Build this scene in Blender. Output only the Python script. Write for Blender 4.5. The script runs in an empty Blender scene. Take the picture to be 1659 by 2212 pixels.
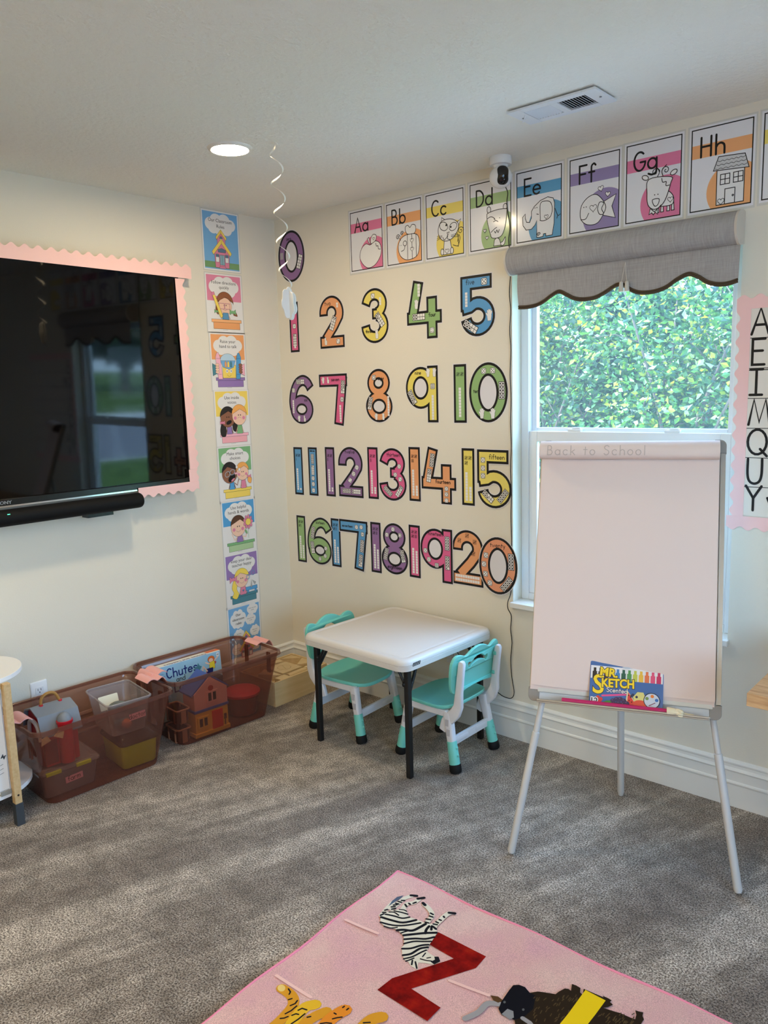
import bpy, bmesh, math, random
from math import sin, cos, pi, radians
from mathutils import Vector, Matrix, geometry

# ------------------------------------------------------------------ camera, world, sun, exposure
S = bpy.context.scene
COL = S.collection
H = 2.44                                     # ceiling height
FPX, IW, IH = 1704.0, 1659, 2212
CAM = Vector((3.2315, -2.8670, 1.5436))
YAW, PITCH, ROLL = 2.2931, -0.1510, -0.0284
CF = Vector((cos(PITCH)*cos(YAW), cos(PITCH)*sin(YAW), sin(PITCH)))
_r = CF.cross(Vector((0, 0, 1))).normalized(); _u = _r.cross(CF)
CR = _r*cos(ROLL) + _u*sin(ROLL); CU = -_r*sin(ROLL) + _u*cos(ROLL)
cam_d = bpy.data.cameras.new('camera'); cam = bpy.data.objects.new('camera', cam_d); COL.objects.link(cam)
cam_d.sensor_fit = 'HORIZONTAL'; cam_d.sensor_width = 36.0; cam_d.lens = FPX/IW*36.0; cam_d.clip_start = 0.05
m = Matrix((CR, CU, -CF)).transposed().to_4x4(); m.translation = CAM
cam.matrix_world = m
S.camera = cam
S.view_settings.view_transform = 'Standard'; S.view_settings.look = 'None'
S.view_settings.exposure = 0.0; S.view_settings.gamma = 1.0; S.view_settings.use_curve_mapping = False
S.render.engine = 'CYCLES'
S.cycles.use_denoising = True
S.cycles.max_bounces = 10; S.cycles.diffuse_bounces = 5; S.cycles.transparent_max_bounces = 24
S.cycles.sample_clamp_indirect = 4.0
S.cycles.caustics_reflective = False; S.cycles.caustics_refractive = False

SKY_STRENGTH = 15.0
LAMP_STRENGTH = 262.0
LAMP_COL = (1.0, 0.81, 0.53, 1)
wd = bpy.data.worlds.new('sky'); S.world = wd; wd.use_nodes = True
nt = wd.node_tree; bg = nt.nodes['Background']
tc = nt.nodes.new('ShaderNodeTexCoord'); sp = nt.nodes.new('ShaderNodeSeparateXYZ'); rp = nt.nodes.new('ShaderNodeValToRGB')
nt.links.new(tc.outputs['Generated'], sp.inputs[0]); nt.links.new(sp.outputs['Z'], rp.inputs[0])
rp.color_ramp.elements[0].position = 0.0; rp.color_ramp.elements[0].color = (0.52, 0.75, 1.0, 1)
rp.color_ramp.elements[1].position = 0.8; rp.color_ramp.elements[1].color = (0.30, 0.56, 1.0, 1)
nt.links.new(rp.outputs[0], bg.inputs[0]); bg.inputs[1].default_value = SKY_STRENGTH
sun_d = bpy.data.lights.new('sun', 'SUN'); sun_d.energy = 24.0; sun_d.angle = radians(0.6); sun_d.color = (1.0, 0.93, 0.78)
sun = bpy.data.objects.new('sun', sun_d); COL.objects.link(sun)
sun.rotation_euler = Vector((0.60, 0.30, -0.74)).to_track_quat('-Z', 'Y').to_euler()

# ------------------------------------------------------------------ materials
def lin(c):
    return tuple(((v/255.0)/12.92 if v <= 10.3 else ((v/255.0+0.055)/1.055)**2.4) for v in c) + (1.0,)
MATS = {}
def mat(name, c, rough=0.6, spec=0.35, metal=0.0, coat=0.0):
    """plain painted / plastic / paper surface with a little procedural unevenness"""
    if name in MATS: return MATS[name]
    M = bpy.data.materials.new(name); M.use_nodes = True
    b = M.node_tree.nodes['Principled BSDF']
    b.inputs['Base Color'].default_value = lin(c); b.inputs['Roughness'].default_value = rough
    b.inputs['Specular IOR Level'].default_value = spec; b.inputs['Metallic'].default_value = metal
    b.inputs['Coat Weight'].default_value = coat; b.inputs['Coat Roughness'].default_value = 0.12
    M.diffuse_color = lin(c); MATS[name] = M
    return M
def nodes(M): return M.node_tree.nodes, M.node_tree.links, M.node_tree.nodes['Principled BSDF']
def coords(n, l, scale=(1, 1, 1), kind='Object'):
    t = n.new('ShaderNodeTexCoord'); mp = n.new('ShaderNodeMapping'); mp.inputs['Scale'].default_value = scale
    l.new(t.outputs[kind], mp.inputs[0]); return mp.outputs[0]
def noise(n, l, co, scale, detail=3, rough=0.6):
    x = n.new('ShaderNodeTexNoise'); x.inputs['Scale'].default_value = scale
    x.inputs['Detail'].default_value = detail; x.inputs['Roughness'].default_value = rough
    l.new(co, x.inputs['Vector']); return x.outputs['Fac']
def ramp(n, l, f, stops):
    r = n.new('ShaderNodeValToRGB'); e = r.color_ramp.elements
    while len(e) < len(stops): e.new(0.5)
    for k, (p, c) in enumerate(stops): e[k].position = p; e[k].color = c if len(c) == 4 else lin(c)
    l.new(f, r.inputs[0]); return r.outputs[0]
def bump(n, l, b, h, strength, dist):
    x = n.new('ShaderNodeBump'); x.inputs['Strength'].default_value = strength; x.inputs['Distance'].default_value = dist
    l.new(h, x.inputs['Height']); l.new(x.outputs[0], b.inputs['Normal'])
def mul(n, l, a, b, fac=1.0, mode='MULTIPLY'):
    x = n.new('ShaderNodeMix'); x.data_type = 'RGBA'; x.blend_type = mode; x.inputs[0].default_value = fac
    l.new(a, x.inputs[6]); l.new(b, x.inputs[7]); return x.outputs[2]

def wall_mat(name, c, bs, sc):
    M = mat(name, c, 0.75, 0.2); n, l, b = nodes(M); co = coords(n, l)
    h = noise(n, l, co, sc, 4, 0.6); bump(n, l, b, h, bs, 0.002 if bs < .5 else 0.006); return M
M_WALL = wall_mat('wall_paint', (229, 222, 206), 0.25, 160)
M_CEIL = wall_mat('ceiling_texture', (238, 237, 229), 1.0, 48)
M_TRIM = mat('white_trim_paint', (232, 230, 224), 0.35, 0.4)
M_VINYL = mat('white_vinyl', (236, 239, 242), 0.35, 0.4)

def carpet_mat():
    M = mat('taupe_carpet', (170, 158, 146), 0.95, 0.05); n, l, b = nodes(M); co = coords(n, l)
    f = noise(n, l, co, 200, 2, 0.75)
    c = ramp(n, l, f, [(0.38, (80, 69, 59)), (0.47, (172, 156, 140)), (0.54, (222, 207, 190)), (0.62, (255, 250, 240))])
    co2 = coords(n, l, (1.5, .26, 1)); co2n = co2.node; co2n.vector_type = 'TEXTURE'; co2n.inputs['Rotation'].default_value = (0, 0, radians(68))
    g = noise(n, l, co2, 1.3, 5, 0.62)
    c2 = ramp(n, l, g, [(0.38, (176, 168, 162)), (0.50, (206, 201, 196)), (0.60, (255, 252, 248))])
    g2 = noise(n, l, co, 14, 3, 0.6)
    c3 = ramp(n, l, g2, [(0.35, (205, 203, 200)), (0.65, (255, 255, 255))])
    l.new(mul(n, l, mul(n, l, c, c2), c3), b.inputs['Base Color'])
    h = noise(n, l, co, 260, 2, 0.7); bump(n, l, b, h, 1.0, 0.006)
    b.inputs['Sheen Weight'].default_value = 0.25; return M
M_CARPET = carpet_mat()

def wood_mat(name, c1, c2, scale=(1, 14, 14), sc=6.0, rough=0.5):
    M = mat(name, c1, rough, 0.3); n, l, b = nodes(M); co = coords(n, l, scale)
    f = noise(n, l, co, sc, 5, 0.6)
    l.new(ramp(n, l, f, [(0.3, c2), (0.7, c1)]), b.inputs['Base Color']); return M
M_BEECH = wood_mat('beech_wood', (214, 184, 138), (196, 162, 114))
M_BLOCKW = wood_mat('pale_block_wood', (220, 194, 148), (208, 180, 132), (14, 1.2, 14), 4)
M_BUTCHER = wood_mat('butcher_block_wood', (222, 184, 136), (176, 130, 84), (2, 18, 18), 4)

def linen_mat():
    M = mat('grey_linen', (168, 164, 162), 0.9, 0.1); n, l, b = nodes(M)
    a = noise(n, l, coords(n, l, (400, 20, 20)), 1.0, 2); d = noise(n, l, coords(n, l, (12, 12, 500)), 1.0, 2)
    ca = ramp(n, l, a, [(0.3, (161, 157, 154)), (0.7, (180, 176, 173))]); cb = ramp(n, l, d, [(0.3, (238, 238, 238)), (0.7, (255, 255, 255))])
    l.new(mul(n, l, ca, cb), b.inputs['Base Color']); return M
M_LINEN = linen_mat()

def clear_plastic(name, tint, diff, mixd, rough=0.12):
    """thin see-through plastic: tinted transmission + a milky diffuse part + a sheen"""
    if name in MATS: return MATS[name]
    M = bpy.data.materials.new(name); M.use_nodes = True; n, l = M.node_tree.nodes, M.node_tree.links
    n.remove(n['Principled BSDF']); out = n['Material Output']
    t = n.new('ShaderNodeBsdfTransparent'); t.inputs[0].default_value = lin(tint)
    d = n.new('ShaderNodeBsdfDiffuse'); d.inputs[0].default_value = lin(diff)
    g = n.new('ShaderNodeBsdfGlossy'); g.inputs['Roughness'].default_value = rough; g.inputs[0].default_value = (1, 1, 1, 1)
    lw = n.new('ShaderNodeLayerWeight'); lw.inputs[0].default_value = 0.5
    pw = n.new('ShaderNodeMath'); pw.operation = 'POWER'; pw.inputs[1].default_value = 5.0; l.new(lw.outputs['Facing'], pw.inputs[0])
    fr = n.new('ShaderNodeMath'); fr.operation = 'MULTIPLY_ADD'; fr.inputs[1].default_value = 0.8; fr.inputs[2].default_value = 0.04; l.new(pw.outputs[0], fr.inputs[0])
    a = n.new('ShaderNodeMixShader'); a.inputs[0].default_value = mixd
    l.new(t.outputs[0], a.inputs[1]); l.new(d.outputs[0], a.inputs[2])
    b = n.new('ShaderNodeMixShader'); l.new(fr.outputs[0], b.inputs[0]); l.new(a.outputs[0], b.inputs[1]); l.new(g.outputs[0], b.inputs[2])
    l.new(b.outputs[0], out.inputs[0]); MATS[name] = M; return M
M_GLASS = clear_plastic('window_glass', (244, 250, 252), (225, 240, 255), 0.020, 0.0)
for _n in list(M_GLASS.node_tree.nodes):
    if _n.type == 'BSDF_DIFFUSE':                      # glare haze over the view, put into the pane as a translucent part
        _t = M_GLASS.node_tree.nodes.new('ShaderNodeBsdfTranslucent'); _t.inputs[0].default_value = _n.inputs[0].default_value
        for _l in list(_n.outputs[0].links): M_GLASS.node_tree.links.new(_t.outputs[0], _l.to_socket)
M_BIN = clear_plastic('translucent_brown_plastic', (208, 180, 168), (142, 88, 74), 0.26, 0.15)
M_CLEAR = clear_plastic('cloudy_clear_plastic', (232, 228, 230), (190, 186, 188), 0.38, 0.2)
M_SMOKE = clear_plastic('smoky_clear_plastic', (150, 140, 120), (90, 80, 64), 0.5, 0.2)

BLK = mat('black_ink', (22, 20, 22), 0.5, 0.3)
WHT = mat('white_paper', (236, 234, 232), 0.5, 0.3, coat=0.15)
def emis(name, c, s):
    M = bpy.data.materials.new(name); M.use_nodes = True; n = M.node_tree.nodes; l = M.node_tree.links
    n.remove(n['Principled BSDF']); e = n.new('ShaderNodeEmission'); e.inputs[0].default_value = c; e.inputs[1].default_value = s
    l.new(e.outputs[0], n['Material Output'].inputs[0]); return M

# ------------------------------------------------------------------ mesh builder
class MB:
    def __init__(s): s.v = []; s.f = []; s.m = []; s.s = []; s.mats = []
    def mi(s, M):
        if M not in s.mats: s.mats.append(M)
        return s.mats.index(M)
    def face(s, pts, M, sm=False):
        b = len(s.v); s.v += [tuple(p) for p in pts]; s.f.append(tuple(range(b, b+len(pts)))); s.m.append(s.mi(M)); s.s.append(sm)
    def grid(s, rows, M, sm=True, closed=False):
        b = len(s.v); nr, nc = len(rows), len(rows[0]); k = s.mi(M)
        for r in rows: s.v += [tuple(p) for p in r]
        for i in range(nr-1):
            for j in range(nc if closed else nc-1):
                j2 = (j+1) % nc
                s.f.append((b+i*nc+j, b+i*nc+j2, b+(i+1)*nc+j2, b+(i+1)*nc+j)); s.m.append(k); s.s.append(sm)
        return b
    def loft(s, rings, M, cap0=True, cap1=True, sm=True):
        b = s.grid(rings, M, sm, True); n = len(rings[0]); k = s.mi(M)
        if cap0: s.f.append(tuple(reversed(range(b, b+n)))); s.m.append(k); s.s.append(False)
        if cap1: e = b+(len(rings)-1)*n; s.f.append(tuple(range(e, e+n))); s.m.append(k); s.s.append(False)
        return s
    def box(s, x0, x1, y0, y1, z0, z1, M, T=None):
        P = [Vector((x, y, z)) for z in (z0, z1) for y in (y0, y1) for x in (x0, x1)]
        if T: P = [T @ q for q in P]
        b = len(s.v); s.v += [tuple(p) for p in P]; k = s.mi(M)
        for f in ((0, 2, 3, 1), (4, 5, 7, 6), (0, 1, 5, 4), (2, 6, 7, 3), (0, 4, 6, 2), (1, 3, 7, 5)):
            s.f.append(tuple(b+i for i in f)); s.m.append(k); s.s.append(False)
        return s
    def tube(s, pts, r, M, n=10, caps=True, closed=False):
        pts = [Vector(p) for p in pts]; R = []; up = Vector((0.13, 0.27, 0.95)); N = len(pts)
        for i, p in enumerate(pts):
            if closed: t = pts[(i+1) % N]-pts[i-1]
            else: t = pts[min(i+1, N-1)]-pts[max(i-1, 0)]
            t.normalize(); a = up - t*up.dot(t)
            if a.length < 1e-3: a = Vector((1, 0, 0)) - t*t.x
            a.normalize(); up = a; c = t.cross(a); rr = r[i] if isinstance(r, (list, tuple)) else r
            R.append([p+(a*cos(2*pi*k/n)+c*sin(2*pi*k/n))*rr for k in range(n)])
        if closed: R.append(R[0])
        return s.loft(R, M, caps and not closed, caps and not closed)
    def lathe(s, prof, M, n=32, o=(0, 0, 0), T=None, caps=True):
        o = Vector(o); R = [[o+Vector((r*cos(2*pi*k/n), r*sin(2*pi*k/n), z)) for k in range(n)] for r, z in prof]
        if T: R = [[T @ q for q in r] for r in R]
        return s.loft(R, M, caps, caps)
    def sphere(s, c, rx, ry, rz, M, n=16):
        c = Vector(c)
        R = [[c+Vector((rx*sin(a)*cos(b), ry*sin(a)*sin(b), -rz*cos(a))) for b in [2*pi*k/n for k in range(n)]] for a in [max(1e-3, pi*i/(n//2)) if i < n//2 else pi-1e-3 for i in range(n//2+1)]]
        return s.loft(R, M)
    def add(s, me, M, T=None, sm=False):
        b = len(s.v); k = s.mi(M)
        s.v += [tuple((T @ q.co) if T else q.co) for q in me.vertices]
        for p in me.polygons: s.f.append(tuple(b+i for i in p.vertices)); s.m.append(k); s.s.append(sm)
        return s
    def build(s, name, parent=None, bevel=0, loc=None, T=None, seg=2, label=None):
        me = bpy.data.meshes.new(name); me.from_pydata(s.v, [], s.f)
        for M in s.mats: me.materials.append(M)
        me.polygons.foreach_set('material_index', s.m); me.polygons.foreach_set('use_smooth', s.s)
        bm = bmesh.new(); bm.from_mesh(me); bmesh.ops.recalc_face_normals(bm, faces=bm.faces) if bevel or parent or getattr(s, 'fix', False) else None
        bm.to_mesh(me); bm.free(); me.update()
        if any(s.s): me.set_sharp_from_angle(angle=radians(42))
        o = bpy.data.objects.new(name, me); COL.objects.link(o)
        if parent: o.parent = parent
        if loc is not None: o.location = loc
        if T is not None: o.matrix_world = T
        if bevel:
            b = o.modifiers.new('edge', 'BEVEL'); b.width = bevel; b.segments = seg; b.limit_method = 'ANGLE'; b.angle_limit = radians(40)
        if label: o['label'] = label
        return o
def thick(o, t, off=-1.0):
    sd = o.modifiers.new('thickness', 'SOLIDIFY'); sd.thickness = t; sd.offset = off
    es = o.modifiers.new('sharp', 'EDGE_SPLIT'); es.split_angle = radians(40)
def tag(o, label, cat, group=None):
    o['label'] = label; o['category'] = cat
    if group: o['group'] = group
    return o
def thing(name, label, cat, loc=(0, 0, 0), rz=0.0, group=None, T=None):
    o = bpy.data.objects.new(name, None); COL.objects.link(o); o.empty_display_size = 0.05
    o.location = loc; o.rotation_euler = (0, 0, rz)
    if T is not None: o.matrix_world = T
    return tag(o, label, cat, group)
def struct(o): o['kind'] = 'structure'; return o
def rrect(w, d, r, n=5, cx=0, cy=0):
    out = []
    for sx, sy, a0 in ((1, 1, 0), (-1, 1, 90), (-1, -1, 180), (1, -1, 270)):
        for k in range(n+1):
            a = radians(a0+90*k/n); out.append((cx+sx*(w/2-r)+r*cos(a), cy+sy*(d/2-r)+r*sin(a)))
    return out
def ring(p2, z): return [Vector((x, y, z)) for x, y in p2]
def cr(pts, n=6, closed=False):
    """smooth curve through points"""
    P = [Vector((p[0], p[1], p[2] if len(p) > 2 else 0)) for p in pts]; N = len(P); out = []
    g = (lambda i: P[i % N]) if closed else (lambda i: P[max(0, min(N-1, i))])
    for i in range(N if closed else N-1):
        a, b, c, d = g(i-1), g(i), g(i+1), g(i+2)
        for k in range(n):
            t = k/n
            out.append(0.5*((2*b)+(c-a)*t+(2*a-5*b+4*c-d)*t*t+(3*b-a-3*c+d)*t**3))
    if not closed: out.append(P[-1])
    return out if len(pts[0]) > 2 else [(q.x, q.y) for q in out]
def shape(splines, ext, bev=0.0, res=2):
    """flat outline (with holes) given thickness and rounded edges -> mesh in XY, thickness along Z"""
    cu = bpy.data.curves.new('c', 'CURVE'); cu.dimensions = '2D'; cu.fill_mode = 'BOTH'; cu.extrude = ext; cu.bevel_depth = bev; cu.bevel_resolution = res
    for pts in splines:
        sp = cu.splines.new('POLY'); sp.points.add(len(pts)-1); sp.use_cyclic_u = True
        for q, (x, y) in zip(sp.points, pts): q.co = (x, y, 0, 1)
    o = bpy.data.objects.new('c', cu); me = bpy.data.meshes.new_from_object(o); bpy.data.objects.remove(o); return me
_TX = {}
def text_mesh(body, size, ext=0.0, off=0.0):
    k = (body, size, ext, off)
    if k not in _TX:
        cu = bpy.data.curves.new('t', 'FONT'); cu.body = body; cu.size = size; cu.extrude = ext; cu.offset = off; cu.align_x = 'CENTER'; cu.resolution_u = 3
        o = bpy.data.objects.new('t', cu); _TX[k] = bpy.data.meshes.new_from_object(o); bpy.data.objects.remove(o)
    return _TX[k]
def px(u, v):
    return CF + CR*((u-IW/2)/FPX) - CU*((v-IH/2)/FPX)
def on_floor(u, v, z=0.0):
    d = px(u, v); return CAM + d*((z-CAM.z)/d.z)

# ------------------------------------------------------------------ flat printed / drawn artwork (layered polygons on one sheet)
_G = {'a': (.6, 'O .27 .27 .25 .27;L .52 .54 .52 0'), 'b': (.64, 'L .06 1 .06 0;O .31 .27 .25 .27'), 'c': (.54, 'A .28 .27 .25 .27 45 315'),
 'd': (.6, 'O .27 .27 .25 .27;L .52 1 .52 0'), 'e': (.58, 'L .03 .28 .51 .28;A .27 .27 .25 .27 0 315'), 'f': (.46, 'C .45 .9 .34 1 .2 .9 .18 .7;L .18 .75 .18 0;L .02 .55 .38 .55'),
 'g': (.6, 'O .27 .27 .25 .27;C .52 .54 .52 -.1 .45 -.28 .25 -.33 .06 -.25'), 'h': (.58, 'L .06 1 .06 0;C .06 .35 .16 .5 .32 .54 .46 .45 .5 .3;L .5 .3 .5 0'),
 'i': (.2, 'L .08 .54 .08 0;L .08 .72 .08 .78'), 'k': (.52, 'L .06 1 .06 0;L .45 .54 .08 .24;L .2 .34 .48 0'), 'l': (.2, 'L .08 1 .08 0'),
 'm': (.8, 'L .06 .54 .06 0;C .06 .35 .15 .5 .25 .54 .36 .48 .38 .3;L .38 .3 .38 0;C .38 .35 .47 .5 .57 .54 .68 .48 .7 .3;L .7 .3 .7 0'),
 'n': (.56, 'L .06 .54 .06 0;C .06 .35 .16 .5 .3 .54 .44 .46 .48 .3;L .48 .3 .48 0'), 'o': (.58, 'O .27 .27 .25 .27'), 'p': (.62, 'L .06 .54 .06 -.35;O .31 .27 .25 .27'),
 'r': (.44, 'L .06 .54 .06 0;C .06 .3 .14 .46 .26 .54 .38 .52'), 's': (.5, 'C .42 .46 .3 .54 .14 .52 .06 .42 .14 .3 .32 .26 .42 .15 .34 .03 .18 0 .04 .08'),
 't': (.44, 'L .2 .85 .2 0;L .02 .55 .4 .55'), 'u': (.56, 'C .06 .54 .06 .25 .1 .06 .26 0 .42 .08 .48 .25;L .48 .54 .48 0'), 'v': (.52, 'L .04 .54 .25 0 .46 .54'),
 'w': (.76, 'L .04 .54 .2 0 .36 .45 .52 0 .68 .54'), 'x': (.5, 'L .04 .54 .44 0;L .44 .54 .04 0'), 'y': (.54, 'L .04 .54 .26 .02;L .48 .54 .16 -.35'), 'z': (.5, 'L .05 .54 .43 .54 .05 0 .45 0'),
 'A': (.72, 'L .02 0 .34 1 .66 0;L .14 .36 .54 .36'), 'B': (.62, 'L .06 1 .06 0;C .06 1 .35 .98 .46 .76 .35 .55 .06 .53;C .06 .53 .42 .5 .54 .26 .4 .03 .06 0'),
 'C': (.66, 'A .36 .5 .33 .5 50 310'), 'D': (.66, 'L .06 1 .06 0;C .06 1 .35 .97 .56 .75 .6 .5 .56 .25 .35 .03 .06 0'), 'E': (.56, 'L .52 1 .06 1 .06 0 .52 0;L .06 .54 .44 .54'),
 'F': (.54, 'L .52 1 .06 1 .06 0;L .06 .52 .44 .52'), 'G': (.72, 'A .36 .5 .33 .5 50 345;L .4 .45 .68 .45 .68 .36'), 'H': (.68, 'L .06 1 .06 0;L .58 1 .58 0;L .06 .52 .58 .52'),
 'I': (.5, 'L .02 1 .48 1;L .25 1 .25 0;L .02 0 .48 0'), 'L': (.54, 'L .06 1 .06 0 .5 0'), 'M': (.85, 'L .02 0 .2 1 .42 .1 .64 1 .82 0'), 'Q': (.8, 'O .38 .5 .36 .5;L .5 .22 .76 -.06'), 'S': (.6, 'C .52 .86 .36 1 .16 .95 .07 .76 .2 .58 .42 .46 .52 .26 .4 .04 .2 0 .04 .14'),
 'U': (.7, 'C .06 1 .06 .4 .14 .1 .33 0 .52 .1 .6 .4 .6 1'), 'Y': (.66, 'L .02 1 .32 .5;L .62 1 .32 .5 .32 0'), ' ': (.4, '')}
def glyph(ch):
    w, d = _G[ch]; out = []
    for st in [q for q in d.split(';') if q]:
        k, *a = st.split(); a = [float(q) for q in a]
        if k == 'L': out.append(([(a[i], a[i+1]) for i in range(0, len(a), 2)], False))
        elif k == 'C': out.append((cr([(a[i], a[i+1]) for i in range(0, len(a), 2)], 4), False))
        else:
            a0, a1 = (0, 360) if k == 'O' else (a[4], a[5]); N = 18
            out.append(([(a[0]+a[2]*cos(radians(a0+(a1-a0)*i/N)), a[1]+a[3]*sin(radians(a0+(a1-a0)*i/N))) for i in range(N+(k == 'A'))], k == 'O'))
    return w, out
def ell(cx, cy, rx, ry=None, n=28, rot=0, a0=0, a1=360):
    ry = rx if ry is None else ry; c, s = cos(radians(rot)), sin(radians(rot)); o = []
    full = abs(a1-a0) >= 360
    for k in range(n if full else n+1):
        a = radians(a0+(a1-a0)*k/n); x, y = rx*cos(a), ry*sin(a); o.append((cx+x*c-y*s, cy+x*s+y*c))
    return o
def rect(x0, y0, x1, y1): return [(x0, y0), (x1, y0), (x1, y1), (x0, y1)]
def clip(poly, x0, y0, x1, y1):
    for ax, lim, sg in ((0, x0, 1), (0, x1, -1), (1, y0, 1), (1, y1, -1)):
        out = []
        for i, p in enumerate(poly):
            q = poly[i-1]; ip = sg*(p[ax]-lim) >= 0; iq = sg*(q[ax]-lim) >= 0
            if ip != iq:
                t = (lim-q[ax])/(p[ax]-q[ax]); out.append((q[0]+t*(p[0]-q[0]), q[1]+t*(p[1]-q[1])))
            if ip: out.append(p)
        poly = out
    return poly
class Art:
    DZ = 0.00007
    def __init__(s): s.b = MB(); s.k = 1; s.o = (0, 0); s.sc = (1, 1)
    def frame(s, ox, oy, sx, sy=None): s.o = (ox, oy); s.sc = (sx, sx if sy is None else sy); return s
    def P(s, p): return (s.o[0]+p[0]*s.sc[0], s.o[1]+p[1]*s.sc[1])
    def _tris(s, loops, M):
        z = s.k*s.DZ; L = [[Vector((x, y, 0)) for x, y in lp] for lp in loops]
        flat = [q for lp in L for q in lp]
        for t in geometry.tessellate_polygon(L):
            a, b, c = (flat[i] for i in t)
            if (b-a).cross(c-a).z < 0: b, c = c, b
            s.b.face([(q.x, q.y, z) for q in (a, b, c)], M)
    def poly(s, pts, M, holes=(), up=True):
        s._tris([[s.P(p) for p in pts]]+[[s.P(p) for p in h] for h in holes], M)
        s.k += 1 if up else .12
        return s
    def stroke(s, pts, w, M, closed=False, ext=0.0, cap=True, up=True, raw=False):
        p = [Vector(q if raw else s.P(q)) for q in pts]; q = [p[0]]
        for a in p[1:]:
            if (a-q[-1]).length > 1e-6: q.append(a)
        p = q; N = len(p); h = w/2; z = s.k*s.DZ
        if N < 2: return s
        if closed and (p[0]-p[-1]).length < 1e-6: p = p[:-1]; N -= 1
        if not closed and ext < 0:                       # shorten both ends along the path
            for _ in (0, 1):
                d = -ext
                while len(p) > 2 and (p[1]-p[0]).length <= d: d -= (p[1]-p[0]).length; p = p[1:]
                p[0] = p[0]+(p[1]-p[0]).normalized()*min(d, (p[1]-p[0]).length*.9); p = p[::-1]
            N = len(p)
        elif not closed and ext:
            p[0] = p[0]-(p[1]-p[0]).normalized()*ext; p[-1] = p[-1]+(p[-1]-p[-2]).normalized()*ext
        Lf, Rt = [], []
        for i in range(N):
            a = p[i]-p[i-1] if (i > 0 or closed) else p[1]-p[0]
            b = p[(i+1) % N]-p[i] if (i < N-1 or closed) else a
            a = a.normalized(); b = b.normalized(); na = Vector((-a.y, a.x)); nb = Vector((-b.y, b.x)); mm = na+nb
            if mm.length < 1e-4: mm = na
            mm.normalize(); f = min(1/max(mm.dot(na), 0.25), 1.6)
            Lf.append(p[i]+mm*h*f); Rt.append(p[i]-mm*h*f)
        for i in range(N if closed else N-1):
            j = (i+1) % N
            s.b.face([(Rt[i].x, Rt[i].y, z), (Rt[j].x, Rt[j].y, z), (Lf[j].x, Lf[j].y, z), (Lf[i].x, Lf[i].y, z)], M)
        if cap and not closed and not ext and w > 0.0005:
            for i_, e in enumerate((p[0], p[-1])): s.b.face([(e.x+h*cos(k*pi/4), e.y+h*sin(k*pi/4), z-(.3+.1*i_)*s.DZ) for k in range(8)], M)
        s.k += 1 if up else .12
        return s
    def line(s, pts, w=0.0012, M=None, closed=False, sm=True, fill=None, n=5):
        """outlined drawing: optional white / coloured fill, ink line on top; points in the current frame"""
        q = cr(pts, n, closed) if sm and len(pts) > 2 else list(pts)
        if fill: s.poly(q, fill)
        return s.stroke(q, w, M or BLK, closed)
    def hand(s, txt, x, y, size, w, M=None, center=True, gap=0.1):
        W = sum(glyph(c)[0]+gap for c in txt)-gap; x0, y0 = s.P((x, y)); x0 -= W*size/2 if center else 0
        for c in txt:
            gw, sts = glyph(c)
            for pts, cl in sts: s.stroke([(x0+a*size, y0+b*size) for a, b in pts], w, M or BLK, cl, up=False, raw=True)
            x0 += (gw+gap)*size
        s.k += 1; return s
    def print(s, txt, x, y, size, M=None, off=0.0, rot=0.0, sx=1.0):
        X, Y = s.P((x, y)); T = Matrix.Translation((X, Y, s.k*s.DZ)) @ Matrix.Rotation(radians(rot), 4, 'Z') @ Matrix.Diagonal((sx, 1, 1, 1))
        s.b.add(text_mesh(txt, size, 0, off), M or BLK, T); s.k += 1; return s
    def heart(s, x, y, r, w=0.001, fill=None, rot=0):
        q = []
        for k in range(20):
            t = 2*pi*k/20; a, b = 16*sin(t)**3/16, (13*cos(t)-5*cos(2*t)-2*cos(3*t)-cos(4*t))/16
            q.append((x+r/s.sc[0]*(a*cos(rot)-b*sin(rot)), y+r/s.sc[1]*(a*sin(rot)+b*cos(rot))))
        return s.line(q, w, closed=True, sm=False, fill=fill)
    def build(s, name, T, label, cat, group=None, thick=0.0004):
        o = s.b.build(name, T=T); tag(o, label, cat, group); return o
def wallT_back(x, z, off=0.0006, rot=0.0):          # art X -> +x, Y -> up, facing the room (-y)
    return Matrix.Translation((x, -off, z)) @ Matrix(((1, 0, 0, 0), (0, 0, -1, 0), (0, 1, 0, 0), (0, 0, 0, 1))) @ Matrix.Rotation(rot, 4, 'Z')
def wallT_left(y, z, off=0.0006, rot=0.0):          # art X -> +y, Y -> up, facing +x
    return Matrix.Translation((off, y, z)) @ Matrix(((0, 0, 1, 0), (1, 0, 0, 0), (0, 1, 0, 0), (0, 0, 0, 1))) @ Matrix.Rotation(rot, 4, 'Z')
# ------------------------------------------------------------------ room shell
RX, RY = 4.5, -4.6                                # right wall and the wall behind the viewer
WX0, WX1, WZ0, WZ1 = 1.44, 2.34, 0.626, 2.03        # window opening in the back wall
b = MB(); b.box(-0.12, RX+0.12, RY-0.12, 0.14, -0.12, 0, M_CARPET); struct(b.build('floor'))
b = MB(); b.box(-0.12, RX+0.12, RY-0.12, 0.14, H, H+0.2, M_CEIL); struct(b.build('ceiling'))
b = MB(); b.box(-0.12, 0, RY-0.12, 0.14, 0, H, M_WALL); struct(b.build('wall_left'))
def wall_with_hole(name, along, a0, a1, p0, p1, h0, h1, z0, z1):
    b = MB()
    for (s0, s1, t0, t1) in ((a0, h0, 0, H), (h1, a1, 0, H), (h0, h1, 0, z0), (h0, h1, z1, H)):
        if along == 'x': b.box(s0, s1, p0, p1, t0, t1, M_WALL)
        else: b.box(p0, p1, s0, s1, t0, t1, M_WALL)
    return struct(b.build(name))
wall_with_hole('wall_back', 'x', 0, RX, 0, 0.14, WX0, WX1, WZ0-0.02, WZ1)
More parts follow.
